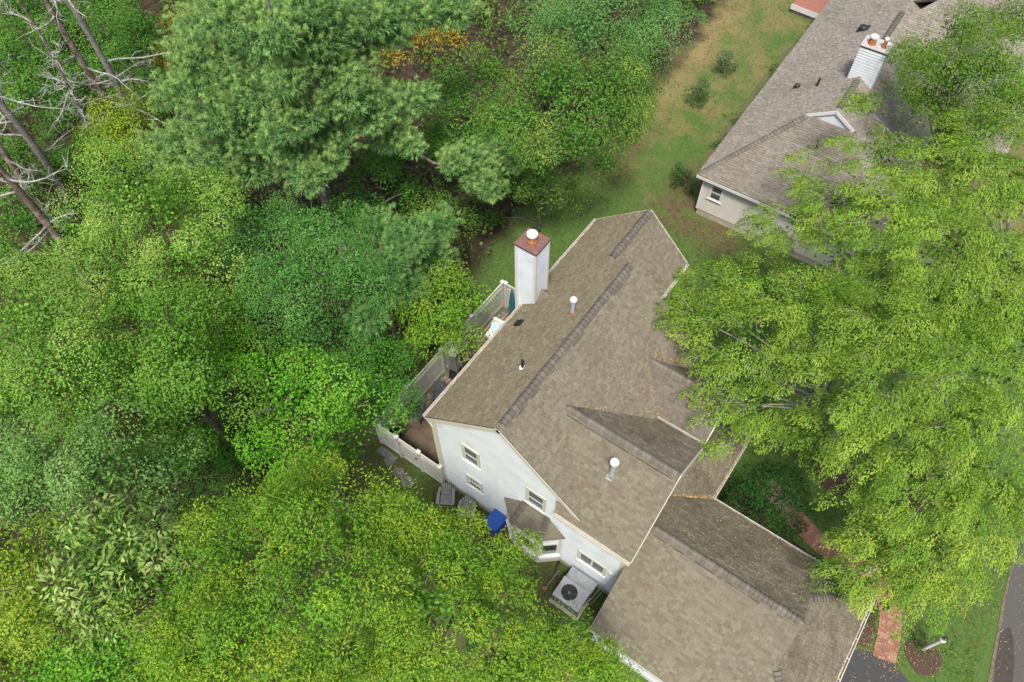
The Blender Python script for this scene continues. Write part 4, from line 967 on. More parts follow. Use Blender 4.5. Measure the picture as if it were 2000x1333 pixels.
SPECIES = {
 'maple':  dict(R=0.88, nl=740, L=0.070, W=0.064, dens=0.52, base=(0.094,0.224,0.025), tip=(0.192,0.307,0.049), tipf=.35, up=.6, dome=0.85, jit=0.34),
 'maplelight': dict(R=0.75, nl=573, L=0.060, W=0.055, dens=0.68, base=(0.131,0.268,0.036), tip=(0.298,0.385,0.092), tipf=.45, up=.6, dome=0.9, jit=0.34),
 'maplebright': dict(R=0.88, nl=740, L=0.065, W=0.060, dens=0.52, base=(0.092,0.268,0.019), tip=(0.186,0.352,0.036), tipf=.4, up=.55, dome=0.85, jit=0.34),
 'mapleblue': dict(R=0.88, nl=740, L=0.055, W=0.041, dens=0.52, base=(0.078,0.218,0.042), tip=(0.167,0.299,0.076), tipf=.45, up=.5, jit=0.34, dome=0.85),
 'grey':   dict(R=0.75, nl=573, L=0.064, W=0.055, dens=0.68, base=(0.11,0.231,0.05), tip=(0.201,0.306,0.096), tipf=.4, up=.55, jit=0.34, dome=0.9),
 'yellow': dict(R=0.65, nl=277, L=0.064, W=0.043, dens=1.2, base=(0.168,0.275,0.025), tip=(0.289,0.349,0.037), tipf=.5, up=.5, dome=0.9, jit=0.34),
 'cherry': dict(R=0.55, nl=499, L=0.076, W=0.032, dens=1.25, base=(0.11,0.25,0.023), tip=(0.263,0.343,0.03), tipf=0.52, up=.7, upright=.45, jit=0.34, dome=1.5, droop=.2),
 'hickory': dict(R=.5, nl=62, L=0.18, W=0.064, dens=2.5, base=(0.109,0.214,0.033), tip=(0.318,0.389,0.128), tipf=.5, up=.6, jit=0.25, dome=.5, droop=.25),
 'oak':    dict(R=0.65, nl=277, L=0.103, W=0.043, dens=1.2, base=(0.131,0.282,0.025), tip=(0.247,0.353,0.049), tipf=.45, up=.6, jit=0.34, dome=0.9, droop=.2),
 'dark':   dict(R=0.88, nl=740, L=0.061, W=0.049, dens=0.52, base=(0.065,0.2,0.025), tip=(0.109,0.24,0.034), tipf=.3, up=.5, dome=0.85, jit=0.34),
 'back':   dict(R=0.9, nl=425, L=0.091, W=0.052, dens=0.52, base=(0.079,0.189,0.027), tip=(0.208,0.284,0.053), tipf=.45, up=.55, jit=0.34, dome=0.85),
 'backblue': dict(R=0.9, nl=425, L=0.091, W=0.052, dens=0.52, base=(0.096,0.225,0.058), tip=(0.161,0.273,0.083), tipf=.4, up=.5, jit=0.34, dome=0.85),
 'under':  dict(R=0.9, nl=425, L=0.097, W=0.067, dens=0.52, base=(0.072,0.194,0.027), tip=(0.135,0.259,0.04), tipf=.4, up=.6, dome=0.85, jit=0.34),
 'orange': dict(R=.4, nl=60, L=.11, W=.06, dens=1.8, base=(0.218,0.184,0.029), tip=(0.415,0.282,0.037), tipf=.5, up=.5, jit=0.34),
 'birch':  dict(R=0.65, nl=277, L=0.073, W=0.049, dens=1.2, base=(0.096,0.195,0.025), tip=(0.175,0.238,0.034), tipf=.4, up=.5, jit=0.34, dome=0.9),
 'shrub':  dict(R=.22, nl=26, L=.09, W=.05, dens=8, base=(.035,.10,.014), tip=(.09,.16,.03), tipf=.3, up=.6),
}
def tree(name, label, sp, lobes, base=None, cat='tree', group=None, tr=.16, bark=None, twigs=5, scale=1., gap=.5, fillc=None, dens=1.):
    S_ = SPECIES[sp]; L = np.array(lobes)
    if base is None: base = tuple(L[:, :2].mean(0))
    root = empty(name, (base[0], base[1], 0), label, cat, group)
    off = np.array((base[0], base[1], 0)); lo = [(x-off[0], y-off[1], z, r) for x, y, z, r in lobes]
    lv = Leaves(); P, N, _ = lobe_surface(lo, S_['dens']*dens, gap=gap)
    kw = {k: S_[k] for k in ('jit', 'upright', 'dome', 'droop') if k in S_}
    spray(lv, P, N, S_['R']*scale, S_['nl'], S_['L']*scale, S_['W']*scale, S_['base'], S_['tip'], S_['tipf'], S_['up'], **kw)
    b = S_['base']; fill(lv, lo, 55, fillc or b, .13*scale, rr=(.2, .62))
    lv.build('crown', M_LEAF, root)
    mb = MB(); limbs(mb, lo, (0, 0), tr, .022, twigs); mb.build('trunk', bark or M_BARK, root, smooth=True)
    return root

def locust(label, lobes, base, dens=1., group='honey locust trees on the front lawn', name='locust_tree', yellow=.3):
    root = empty(name, (base[0], base[1], 0), label, 'tree', group); off = np.array((base[0], base[1], 0))
    lo = [(x-off[0], y-off[1], z, r) for x, y, z, r in lobes]; lv = Leaves(); tw = MB()
    for (x, y, z, r) in lo:
        n = int(17*r*r*dens); c = np.array((x, y, z))
        out = np.array((x, y, 0.)); out = out/max(1e-6, np.linalg.norm(out)) if np.hypot(x, y) > .5 else np.zeros(3)
        for k in range(n):
            a = random.random()*6.283; rr = math.sqrt(random.random())
            if math.sin(2.1*(x+rr*r*math.cos(a))+z)*math.sin(2.3*(y+rr*r*math.sin(a))+x) > .32: continue
            hgt = random.choice((1, 1, .6, .1, -.4))*math.sqrt(max(0, 1-rr*rr))*.5
            st = c+np.array((math.cos(a)*rr*r*.9, math.sin(a)*rr*r*.9, hgt*r))
            d = np.array((math.cos(a), math.sin(a), 0))*.6+out*.6+RNG.normal(0, .3, 3)*np.array((1, 1, .4)); d[2] += random.uniform(.0, .25); d /= np.linalg.norm(d)
            Lp = random.uniform(.65, 1.25); nf = 220
            t = RNG.random(nf); u = RNG.random(nf)**.8*.34*(1-.5*t); sgn = np.where(RNG.random(nf) < .5, -1, 1)[:, None]
            side = unit(np.cross(d, UPV)); pos = st-d*.2*Lp+d*(t*Lp)[:, None]+side*sgn*u[:, None]-UPV*((t**2*.55*Lp)+u*u*4.2)[:, None]+RNG.normal(0, .04, (nf, 3))
            D = unit(side*sgn*(.6-.3*t[:, None])+d*(.5+.5*t[:, None])-UPV*(.3+.4*RNG.random((nf, 1))+.5*t[:, None])+RNG.normal(0, .3, (nf, 3)))
            N = unit(UPV+d*.3*t[:, None]+side*sgn*.4+RNG.normal(0, .2, (nf, 3)))
            yl = np.clip(yellow*2*random.random(), 0, 1); f = np.clip(yl*.6+.6*yl*RNG.random(nf), 0, 1)
            col = tint(nf, (.128, .245, .028), (.31, .395, .058), f, .12)*(1+random.gauss(0, .09))
            lv.add(pos, D, N, 0.085*(.65+.7*RNG.random(nf)), .038, col, .12, .2)
            if k % 5 == 0: tw.tube([tuple(c*.6+st*.4-np.array((0, 0, .15))), tuple(st-UPV*.06), tuple(st+d*Lp*.5-UPV*.2*Lp)], [.014, .01, .004], 3, cap=False)
    fill(lv, lo, 5, (.08, .16, .02), .2, squash=.5, rr=(.1, .6))
    lv.build('crown', M_LEAF, root)
    mb = MB(); limbs(mb, lo, (0, 0), .12, .012, 1); mb.build('trunk', M_PALEBARK, root, smooth=True); prop(tw.build('twigs', M_PALEBARK, root), kind='stuff')
    return root

def pine(label, pads, base, height, name='pine_tree', tr=.3, group=None, nbase=(.122,.24,.075), ntip=(.37,.51,.155), dens=1.):
    root = empty(name, (base[0], base[1], 0), label, 'tree', group); off = np.array((base[0], base[1], 0)); lv = Leaves(); br = MB()
    tk = MB(); zs = np.linspace(-.1, height, 12); tk.tube([(.15*math.sin(z*.5), .15*math.cos(z*.37)-.15, z) for z in zs], [tr*(1-.88*(z+.1)/(height+.1)) for z in zs], 10)
    done = []
    for (x, y, z, r) in sorted(pads, key=lambda p: np.hypot(p[0]-base[0], p[1]-base[1])):
        c = np.array((x, y, z))-off; hz = np.array((c[0], c[1], 0.)); dist = np.linalg.norm(hz); od = hz/max(dist, 1e-6)
        s0 = np.array((0, 0, min(height*.97, z-.12*dist-.3)))
        near = [q for q in done if np.linalg.norm(q-c) < dist*.62]
        if near: s0 = min(near, key=lambda q: np.linalg.norm(q-c))
        m1 = s0+(c-s0)*.5+np.array((0, 0, -.05*dist)); e = c-np.array((0, 0, r*.35)); done.append(e)
        w0 = .03+.008*dist; br.tube([tuple(s0), tuple(m1), tuple(e), tuple(e+od*r*.5)], [w0, w0*.75, w0*.45, .012], 6)
        r *= .98; nsh = int(92*r*r*dens)    # shoots with needle tufts
        a = RNG.random(nsh)*6.283; rr = np.sqrt(RNG.random(nsh)); dome = np.sqrt(1-rr**2); lump = 1+.26*np.sin(5*a+x*3)*rr+.16*np.sin(9*rr+y*2)
        lay = RNG.choice([1., .8, .4, 0., -.35], nsh, p=[.40, .24, .16, .12, .08])
        P = c+np.stack([np.cos(a)*rr*r*lump, np.sin(a)*rr*r*lump, dome*r*.6*lay*lump], 1)+RNG.normal(0, .05, (nsh, 3))
        SD = unit(np.stack([np.cos(a)*rr, np.sin(a)*rr, .5+.4*dome], 1)+od*.5+RNG.normal(0, .25, (nsh, 3)))
        for q in range(0, nsh, 16): br.tube([tuple(e), tuple(P[q]-SD[q]*.15)], [.016, .005], 3, cap=False)
        nn = 62; idx = np.repeat(np.arange(nsh), nn); n = nsh*nn; t = RNG.random(n)
        pos = P[idx]+SD[idx]*((t-.4)*.13)[:, None]
        ND = unit(SD[idx]*(.4+.5*t[:, None])+unit(RNG.normal(0, 1, (n, 3)))*.85-UPV*.05)
        tf = np.clip(.1+.15*(lay > .7)+.7*RNG.random(nsh)*(lay > .7), 0, 1)[idx]*(.3+.7*t)
        lv.needles(pos, ND, .135*(.7+.6*RNG.random(n)), .0165, tint(n, nbase, ntip, tf, .14)*(1+RNG.normal(0, .13, nsh))[idx][:, None])
        nf = int(900*r*r); d = unit(RNG.normal(0, 1, (nf, 3))); P2 = c+d*(RNG.random(nf)**.5*r*.8)[:, None]*np.array((1, 1, .45))-np.array((0, 0, .05*r))
        lv.needles(P2, unit(d+RNG.normal(0, .6, (nf, 3))), (.22*(.7+.6*RNG.random(nf))), .05, tint(nf, nbase, nbase, np.zeros(nf), .2))
    tk.build('trunk', M_PINEBARK, root, smooth=True); br.build('branches', M_PINEBARK, root, smooth=True); lv.build('crown', M_NEEDLE, root)
    return root

def dead_tree(label, base, height, r0, lean=(0, 0), nbr=16, zr=(5, 16), bark=None, seed=1):
    rs = random.Random(seed); root = empty('dead_tree', (base[0], base[1], 0), label, 'tree', 'bare dead trees at the forest edge'); tk = MB(); br = MB(); tw = MB()
    ax = lambda z: Vector((lean[0]*z/height+.1*math.sin(z*.6+seed), lean[1]*z/height+.1*math.cos(z*.5+seed), z))
    zs = np.linspace(-.1, height, 14); tk.tube([ax(z) for z in zs], [r0*(1-.7*z/height) for z in zs], 10)
    for k in range(nbr):
        z = rs.uniform(*zr); a = rs.uniform(0, 6.28); L = rs.uniform(1.2, 3.8); p = ax(z); d = Vector((math.cos(a), math.sin(a), rs.uniform(-.25, .3))); pts = [p]
        for s in range(6): d = (d+Vector((rs.uniform(-.3, .3), rs.uniform(-.3, .3), rs.uniform(-.22, .25)))).normalized(); pts.append(pts[-1]+d*L/6)
        br.tube(pts, [.055-.007*s for s in range(7)], 5)
        for s in range(1, 7):
            for q in range(3):
                d2 = (d+Vector((rs.gauss(0, .8), rs.gauss(0, .8), rs.gauss(0, .6)))).normalized(); b = pts[s]; l2 = rs.uniform(.25, .8); m1 = b+d2*l2*.5+Vector((rs.gauss(0, .06), rs.gauss(0, .06), rs.gauss(0, .06)))
                tw.tube([b, m1, m1+(d2+Vector((rs.gauss(0, .4), rs.gauss(0, .4), rs.gauss(0, .4)))).normalized()*l2*.5], [.014, .010, .005], 3, cap=False)
    tk.build('trunk', bark or M_DEADBARK, root, smooth=True); br.build('branches', M_LICHEN, root, smooth=True); prop(tw.build('twigs', M_LICHEN, root), kind='stuff')
    return root

tree('maple_tree', 'light green maple with yellow leaf tips below the dead trunks', 'maplelight', [(-12.17, -0.78, 9.49, 2.13), (-14.01, -2.33, 7.56, 1.87), (-9.56, -0.73, 9.0, 2.02), (-11.11, -2.5, 7.43, 2.14), (-12.93, 2.02, 7.52, 1.68), (-15.89, -0.97, 7.45, 1.1), (-10.16, 0.13, 4.7, 1.66)], group='broadleaf trees of the wood')
tree('maple_tree', 'blue green maple directly below the big pine', 'mapleblue', [(-7.51, 2.82, 7.87, 1.69), (-5.55, -0.1, 9.55, 1.49), (-4.74, 1.61, 8.38, 1.55), (-5.51, -0.16, 6.74, 1.61), (-4.78, 1.12, 5.51, 1.49), (-10.76, 2.71, 6.21, 1.46), (-11.08, 1.9, 5.52, 1.27)], group='broadleaf trees of the wood')
tree('maple_tree', 'bright green maple between the dark hollow and the house', 'maplebright', [(-3.12, -2.94, 8.41, 1.42), (-1.62, -2.49, 8.34, 1.38), (-6.89, -2.14, 5.31, 1.51), (-1.99, -3.38, 6.5, 1.31), (-2.19, -2.3, 4.39, 0.89), (-3.22, -4.01, 6.48, 1.17)], group='broadleaf trees of the wood')
tree('maple_tree', 'mid green maple left of the dark hollow', 'maple', [(-7.09, -3.61, 9.23, 1.68), (-7.77, -5.29, 8.05, 1.75), (-5.55, -4.36, 8.3, 1.49), (-6.79, -5.63, 6.12, 1.44), (-8.27, -1.73, 5.64, 1.35), (-11.75, -4.55, 6.08, 1.42)], group='broadleaf trees of the wood')
tree('maple_tree', 'yellow green maple at the left edge with orange leaves', 'maplelight', [(-11.86, -5.69, 8.59, 1.71), (-9.03, -6.46, 9.05, 1.75), (-10.67, -7.92, 7.57, 1.7), (-10.09, -7.28, 5.4, 1.38), (-16.55, -4.59, 6.24, 1.57), (-13.02, -7.69, 7.58, 1.8)], group='broadleaf trees of the wood')
tree('ash_tree', 'greyish green tree under the hollow at lower left', 'grey', [(-4.91, -7.96, 9.57, 1.54), (-7.52, -8.64, 8.14, 1.55), (-5.1, -7.07, 7.26, 1.34), (-4.83, -6.99, 5.41, 1.06), (-8.38, -9.77, 6.82, 1.46), (-10.36, -9.83, 6.67, 1.54)], group='broadleaf trees of the wood')
tree('hickory_tree', 'pale tree with large fan shaped leaves at lower left', 'hickory', [(-2.35, -8.89, 10.28, 1.13), (-2.48, -9.83, 10.05, 1.15), (-2.0, -9.12, 8.56, 1.2), (-2.03, -10.16, 8.72, 1.19), (-5.58, -9.69, 7.54, 0.84)], group='broadleaf trees of the wood')
tree('young_tree', 'yellow green tree in the lower left corner', 'yellow', [(-5.06, -10.78, 8.52, 1.29), (-2.93, -11.17, 9.97, 1.17), (-4.19, -12.67, 7.69, 1.65), (-5.78, -11.76, 8.43, 1.32)], group='broadleaf trees of the wood')
tree('young_tree', 'mid green leafy tree at the bottom edge', 'maplebright', [(-1.29, -11.07, 8.39, 1.49), (-3.0, -12.27, 6.9, 1.32), (-1.01, -11.13, 5.91, 1.3), (-0.83, -11.89, 8.38, 1.19)], group='broadleaf trees of the wood')
tree('cherry_tree', 'big yellow green cherry filling the bottom centre', 'cherry', [(0.0, -4.79, 8.53, 1.02), (1.92, -5.21, 9.91, 1.18), (1.47, -6.66, 10.72, 1.27), (-0.06, -7.59, 9.91, 1.36), (3.37, -6.93, 11.19, 1.43), (1.72, -8.48, 10.11, 1.55), (-0.24, -8.96, 9.48, 1.25), (3.72, -7.93, 9.71, 1.66), (0.93, -9.8, 8.47, 1.56), (-0.08, -5.65, 9.25, 0.7)], tr=.14, gap=.34)
tree('cherry_tree', 'yellow green cherry reaching up to the grey lawn chairs', 'cherry', [(3.0, -4.62, 9.14, 1.21), (4.36, -3.89, 8.67, 0.95), (5.19, -3.67, 8.08, 0.97), (4.7, -5.71, 9.83, 1.38), (5.92, -4.92, 9.07, 1.17), (5.46, -6.63, 8.74, 1.57), (7.0, -5.36, 7.91, 1.22), (1.97, -4.19, 8.06, 0.6), (3.19, -2.99, 6.65, 0.39), (5.14, -2.54, 6.84, 0.59)], tr=.14, gap=.34)
tree('cherry_tree', 'small yellow green cherry beside the air conditioner', 'cherry', [(7.56, -3.86, 6.53, 0.85), (8.6, -3.83, 6.81, 0.75), (7.52, -4.68, 6.43, 1.02), (9.21, -3.39, 4.8, 0.71), (6.99, -3.03, 4.82, 0.35)], tr=.1, gap=.34)
tree('oak_tree', 'small oak leaning over the back fence', 'oak', [(-3.71, 4.64, 5.39, 1.05), (-2.44, 4.01, 5.4, 0.93), (-3.14, 3.16, 4.44, 1.05), (-4.08, 3.22, 5.33, 1.04), (-2.09, 3.91, 4.25, 0.77), (-2.4, 5.49, 4.46, 0.59), (-1.29, 3.84, 4.31, 0.45), (-3.57, 5.65, 4.43, 0.7)], group='broadleaf trees of the wood', tr=.09, gap=.4, base=(-4.7, 4.6))
tree('maple_tree', 'dark green maple behind the fence corner', 'dark', [(-3.46, 0.6, 5.93, 1.16), (-2.2, -0.36, 5.62, 1.13), (-3.69, 1.59, 4.1, 0.86), (-3.17, -1.04, 4.08, 1.02), (-5.54, 0.15, 4.27, 1.16)], group='broadleaf trees of the wood')
tree('young_tree', 'low dark tree added to deepen the shade of the hollow at centre left', 'dark', [(-8.08, -4.59, 2.52, 1.13), (-7.26, -4.59, 1.2, 1.05), (-8.64, -5.67, 1.39, 1.06)], group='broadleaf trees of the wood', tr=.08)  # added to darken the hollow, its dark leaves standing for shade
tree('maple_tree', 'large mixed green tree behind the lawn edge', 'back', [(-4.45, 13.8, 8.86, 2.01), (-3.06, 15.73, 7.74, 2.1), (-4.89, 12.24, 7.88, 1.58), (-2.13, 11.8, 8.49, 1.69), (-1.94, 15.91, 6.22, 1.47), (-5.12, 11.78, 5.27, 1.1), (-1.99, 14.45, 5.21, 1.01), (-3.55, 20.48, 4.5, 1.42), (-4.0, 12.57, 4.97, 1.11), (-9.68, 16.45, 5.55, 1.39)], group='broadleaf trees of the wood', gap=.45, base=(-6.6, 15.5))
tree('maple_tree', 'bluish green tree at the top edge above the lawn', 'backblue', [(-5.06, 17.51, 8.93, 1.96), (-4.01, 20.42, 7.73, 1.85), (-5.28, 19.4, 9.8, 2.13), (-5.66, 26.77, 4.85, 1.61), (-8.01, 18.77, 7.65, 1.74)], group='broadleaf trees of the wood')
tree('young_tree', 'dark tree in the gap right of the pine', 'under', [(-9.37, 13.66, 5.98, 1.31), (-7.72, 12.62, 5.41, 1.27), (-7.4, 10.97, 4.67, 1.14), (-9.68, 11.99, 4.89, 1.07), (-11.83, 14.61, 4.57, 1.15), (-10.49, 9.54, 4.43, 1.17), (-9.66, 6.45, 4.22, 1.11), (-9.31, 9.43, 3.55, 1.05)], group='broadleaf trees of the wood')
tree('young_tree', 'mid green tree behind the two brown trunks', 'under', [(-28.6, 4.23, 3.43, 2.31), (-33.04, 5.12, 2.91, 2.18), (-25.04, 3.09, 3.29, 1.44)], group='broadleaf trees of the wood')
tree('young_tree', 'mid green tree between the grey trunk and orange leaves', 'under', [(-28.5, 8.31, 3.85, 2.04), (-24.84, 7.34, 3.76, 1.47), (-28.79, 10.02, 4.03, 1.91)], group='broadleaf trees of the wood')
tree('young_tree', 'mid green tree in the upper left corner', 'under', [(-35.97, 7.09, 3.88, 2.29), (-33.75, 8.17, 3.81, 2.05), (-33.04, 10.43, 3.83, 1.89), (-36.05, 4.76, 3.21, 1.93)], group='broadleaf trees of the wood')
tree('young_tree', 'green tree behind the leftmost dead trunks', 'under', [(-26.99, -0.09, 2.64, 1.48), (-25.54, 1.14, 2.47, 1.45), (-22.93, -2.15, 3.28, 1.35), (-22.64, -3.55, 2.65, 1.35)], group='broadleaf trees of the wood')
tree('young_tree', 'yellowish young tree at the foot of the dead trunks', 'yellow', [(-22.15, 3.69, 5.07, 1.47), (-24.97, 6.58, 2.73, 1.48), (-24.27, 3.22, 2.93, 1.29)], group='broadleaf trees of the wood', scale=1.25)
tree('young_tree', 'orange leaved young tree behind the pine, upper one', 'orange', [(-28.62, 11.96, 3.52, 1.23), (-27.07, 9.9, 3.82, 0.78)], group='broadleaf trees of the wood', scale=1.2, tr=.07)
tree('young_tree', 'orange leaved young tree behind the pine, lower one', 'orange', [(-26.27, 9.31, 3.28, 1.11), (-25.25, 10.47, 3.43, 0.91)], group='broadleaf trees of the wood', scale=1.2, tr=.07)
tree('young_tree', 'orange brown young tree right of the pine branches', 'orange', [(-14.54, 16.8, 5.14, 0.95), (-13.84, 18.41, 4.66, 0.78), (-16.84, 17.03, 3.17, 0.81)], group='broadleaf trees of the wood', scale=1.2, tr=.07)
tree('young_tree', 'low leafy sapling at the lawn edge below the pine', 'back', [(-7.35, 9.63, 3.53, 0.91), (-7.07, 10.82, 1.64, 0.86), (-7.96, 8.78, 2.89, 0.83), (-10.07, 9.9, 1.34, 0.74)], group='broadleaf trees of the wood', tr=.07)
tree('young_tree', 'low yellow green branches hanging over the lawn edge', 'back', [(-3.55, 12.79, 3.62, 0.77), (-4.01, 15.16, 2.25, 0.83), (-4.35, 12.69, 4.21, 0.82), (-6.51, 11.92, 1.2, 0.88)], group='broadleaf trees of the wood', tr=.07)
tree('birch_tree', 'tall birch with thin pale trunks beside the beige house', 'birch', [(7.16, 26.5, 7.35, 1.33), (8.15, 27.25, 8.6, 1.46), (8.77, 24.31, 8.3, 1.87), (9.96, 24.95, 8.9, 1.63), (9.25, 23.72, 6.77, 1.38), (10.86, 24.7, 6.87, 1.67), (9.99, 30.8, 7.62, 1.59), (7.85, 25.26, 6.22, 1.18), (11.47, 27.26, 6.84, 1.63)], bark=M_PALEBARK, gap=.4, tr=.1, twigs=7)
locust('honey locust reaching over the house roof', [(6.85, 9.88, 7.68, 1.5), (5.26, 10.56, 6.26, 1.31), (5.79, 7.88, 7.27, 1.28), (7.34, 7.93, 7.88, 1.33), (8.39, 9.52, 8.09, 1.63), (10.12, 8.33, 8.59, 1.56), (4.38, 9.99, 5.74, 0.79), (7.07, 6.39, 7.54, 0.59), (7.9, 6.39, 7.53, 0.65), (5.08, 8.02, 5.89, 0.64), (5.79, 6.66, 6.52, 0.37), (8.95, 7.86, 7.52, 1.01), (8.85, 6.22, 6.7, 0.91), (7.74, 5.49, 6.63, 0.59), (6.63, 6.12, 5.82, 0.41), (8.86, 5.23, 5.7, 0.76), (10.24, 6.26, 5.98, 0.94)], (12.73, 9.54))
locust('honey locust with a wide crown nearest the street', [(11.08, 9.27, 9.41, 1.73), (12.72, 8.61, 9.41, 1.71), (11.37, 6.86, 9.33, 1.32), (11.34, 6.41, 7.38, 1.31), (12.73, 6.35, 8.74, 1.65), (14.05, 7.35, 9.59, 1.51), (14.39, 10.74, 8.75, 1.68), (12.8, 5.92, 6.27, 0.93), (14.33, 6.05, 7.74, 1.47), (15.84, 7.41, 7.18, 1.56)], (15.63, 10.91))
locust('honey locust in front of the beige house', [(7.73, 14.61, 8.26, 1.55), (6.69, 14.0, 7.34, 1.18), (8.0, 17.79, 8.5, 1.46), (9.57, 13.43, 9.86, 1.73), (11.51, 13.02, 9.98, 1.89), (12.31, 17.2, 9.29, 1.94), (10.72, 17.21, 9.63, 1.71), (8.75, 12.28, 8.03, 1.38), (13.34, 13.79, 9.45, 1.78), (5.57, 14.17, 5.9, 0.86), (5.47, 18.95, 6.61, 0.8), (6.37, 20.83, 8.16, 0.91), (5.65, 17.12, 6.4, 0.65), (12.22, 11.63, 8.73, 1.7), (13.33, 12.0, 9.2, 1.62), (10.58, 11.72, 8.51, 1.53), (14.49, 12.35, 8.61, 1.29), (10.92, 21.63, 8.48, 1.38), (9.97, 15.58, 9.27, 1.56)], (16.6, 19.0))
locust('smaller yellowing locust by the brick path', [(13.98, 4.82, 5.59, 1.19), (15.28, 5.3, 5.19, 1.4), (13.95, 3.56, 5.23, 0.84), (15.56, 4.36, 4.57, 1.06), (16.49, 6.03, 4.51, 1.1), (15.35, 6.06, 5.89, 1.22), (16.72, 7.79, 4.63, 1.13), (15.07, 3.6, 4.04, 0.71), (13.89, 3.51, 4.15, 0.59), (12.97, 5.11, 3.7, 0.29), (14.0, 3.1, 3.83, 0.32)], (16.3, 7.9), dens=.9, yellow=.55)
pine('tall white pine with long tiered branches', [(-13.67, 5.04, 11, 1.74), (-11.88, 6.26, 12.5, 1.66), (-10.37, 7.31, 12.5, 1.63), (-9.48, 9.05, 12.5, 1.44), (-9.02, 10.72, 12, 1.49), (-8.27, 12.2, 11.5, 1.2), (-15.77, 4.13, 9.5, 1.16), (-12.9, 3.89, 10, 1.4), (-11.37, 5.19, 11, 1.45), (-15.31, 5.71, 11.5, 1.36), (-9.89, 4.57, 10.5, 1.2), (-11.8, 6.88, 13, 1.24), (-9.46, 7.23, 11, 1.33), (-9.03, 6.89, 10.5, 1.23), (-10.2, 7.35, 11.5, 1.14), (-8.79, 7.5, 9.5, 1.36), (-8.5, 9.2, 9, 1.08), (-8.39, 10.43, 8.5, 0.67), (-10.66, 4.78, 9, 1.27), (-9.12, 4.14, 8.5, 0.94), (-13.5, 3.82, 8, 1.47), (-15.93, 3.55, 7.5, 1.2), (-12.38, 4.29, 9, 1.2), (-9.81, 6.44, 9, 1.27), (-9.94, 5.27, 8.5, 1.16), (-8.6, 8.15, 8, 1.09), (-7.45, 8.22, 8, 0.77), (-6.27, 9.74, 6.8, 0.88), (-5.7, 11.11, 6.5, 0.9), (-4.76, 12.06, 6.2, 0.73), (-5.51, 9.75, 6.2, 0.93), (-4.75, 9.62, 6, 0.7), (-6.36, 9.18, 6.9, 0.65), (-16.01, 2.58, 6.5, 1.02), (-13.82, 3.11, 7, 1.2), (-10.45, 7.22, 13.5, 1.4), (-13.0, 6.05, 13, 1.47), (-17.86, 4.62, 8, 0.85), (-10.25, 8.94, 11, 1.07), (-9.37, 9.83, 11.5, 1.17), (-12.14, 3.99, 7.5, 1.11), (-17.55, 3.04, 6.5, 1.0), (-4.4, 12.9, 6, 0.6), (-4.85, 11.41, 6, 0.68), (-6.09, 10.53, 6.3, 0.81), (-14.15, 4.71, 11, 1.32), (-14.49, 4.75, 11.5, 1.1), (-9.98, 5.4, 13.5, 0.96), (-10.11, 5.84, 12, 1.0), (-12.16, 4.71, 10.5, 1.27), (-9.67, 5.39, 10.5, 1.11), (-9.8, 5.03, 12, 0.88), (-9.25, 5.4, 8.5, 1.05)], (-10.93, 6.04), 15.5)
pine('smaller soft blue green pine behind the oak', [(-4.65, 4.62, 7.5, 1.16), (-6.28, 4.64, 7, 1.01), (-5.16, 6.87, 6, 0.84), (-3.86, 1.33, 7, 0.92), (-5.24, 2.32, 7, 0.96), (-4.32, 3.63, 6, 0.99), (-4.44, 5.61, 5.8, 0.92), (-4.66, 3.41, 7.2, 0.96)], (-5.6, 3.6), 8.5, tr=.14, nbase=(.095,.21,.06), ntip=(.24,.38,.11))
dead_tree('grey dead trunk standing beside the orange leaves', (-23.54, 5.02), 19, 0.2, nbr=16, zr=(3.5, 16), seed=3, bark=M_PALEBARK)
dead_tree('brown dead trunk second from the pine', (-24.23, 4.54), 19, 0.21, nbr=16, zr=(3.5, 16), seed=5)
dead_tree('thin brown dead trunk with many twigs', (-24.24, 3.35), 17, 0.11, nbr=20, zr=(3.5, 14), seed=8)
dead_tree('pale grey thick dead trunk at the left edge', (-25.35, 0.75), 15, 0.22, nbr=16, zr=(3.5, 12), seed=11, bark=M_PALEBARK)
dead_tree('dark dead trunk crossing the left edge', (-23.76, -0.73), 15, 0.18, nbr=16, zr=(3.5, 12), seed=14)
dead_tree('reddish brown dead trunk rising from the light maple', (-19.95, -2.05), 15, 0.22, nbr=18, zr=(3.5, 12), seed=17)

def shrub(label, x, y, r, h, base, tip, group=None, L=.08, W=.045, dens=9, name='shrub', n=5):
    root = empty(name, (x, y, 0), label, 'shrub', group); lo = []
    for k in range(n):
        a = 2*math.pi*k/max(1, n-1)+x; q = .5*r if k else 0; lo.append((q*math.cos(a)*random.uniform(.6, 1.3), q*math.sin(a)*random.uniform(.6, 1.3), h*random.uniform(.4, .68)*(1 if k else 1.1), r*random.uniform(.42, .68)))
    lv = Leaves(); P, N, _ = lobe_surface(lo, dens, zmin=-.7, squash=h*.62/r, gap=.2)
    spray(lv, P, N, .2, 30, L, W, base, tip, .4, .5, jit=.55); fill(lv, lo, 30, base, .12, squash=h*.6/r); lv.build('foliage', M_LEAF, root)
    mb = MB()
    for k in range(5): a = k*1.3; mb.tube([(0, 0, -.05), (r*.25*math.cos(a), r*.25*math.sin(a), h*.35), (r*.5*math.cos(a), r*.5*math.sin(a), h*.7)], [.025, .018, .008], 4)
    mb.build('stem', M_BARK, root); return root
DG, LG = (.022, .07, .014), (.06, .12, .028)
shrub('tall dark glossy shrub in the corner between porch and garage', 10.75, 6.15, 1.55, 2.5, DG, (.05,.12,.03), L=.1, W=.05, dens=8, n=7)
shrub('round dark green shrub at the corner of the beige house', -.25, 20.4, .8, 1.2, (.03,.085,.02), LG)
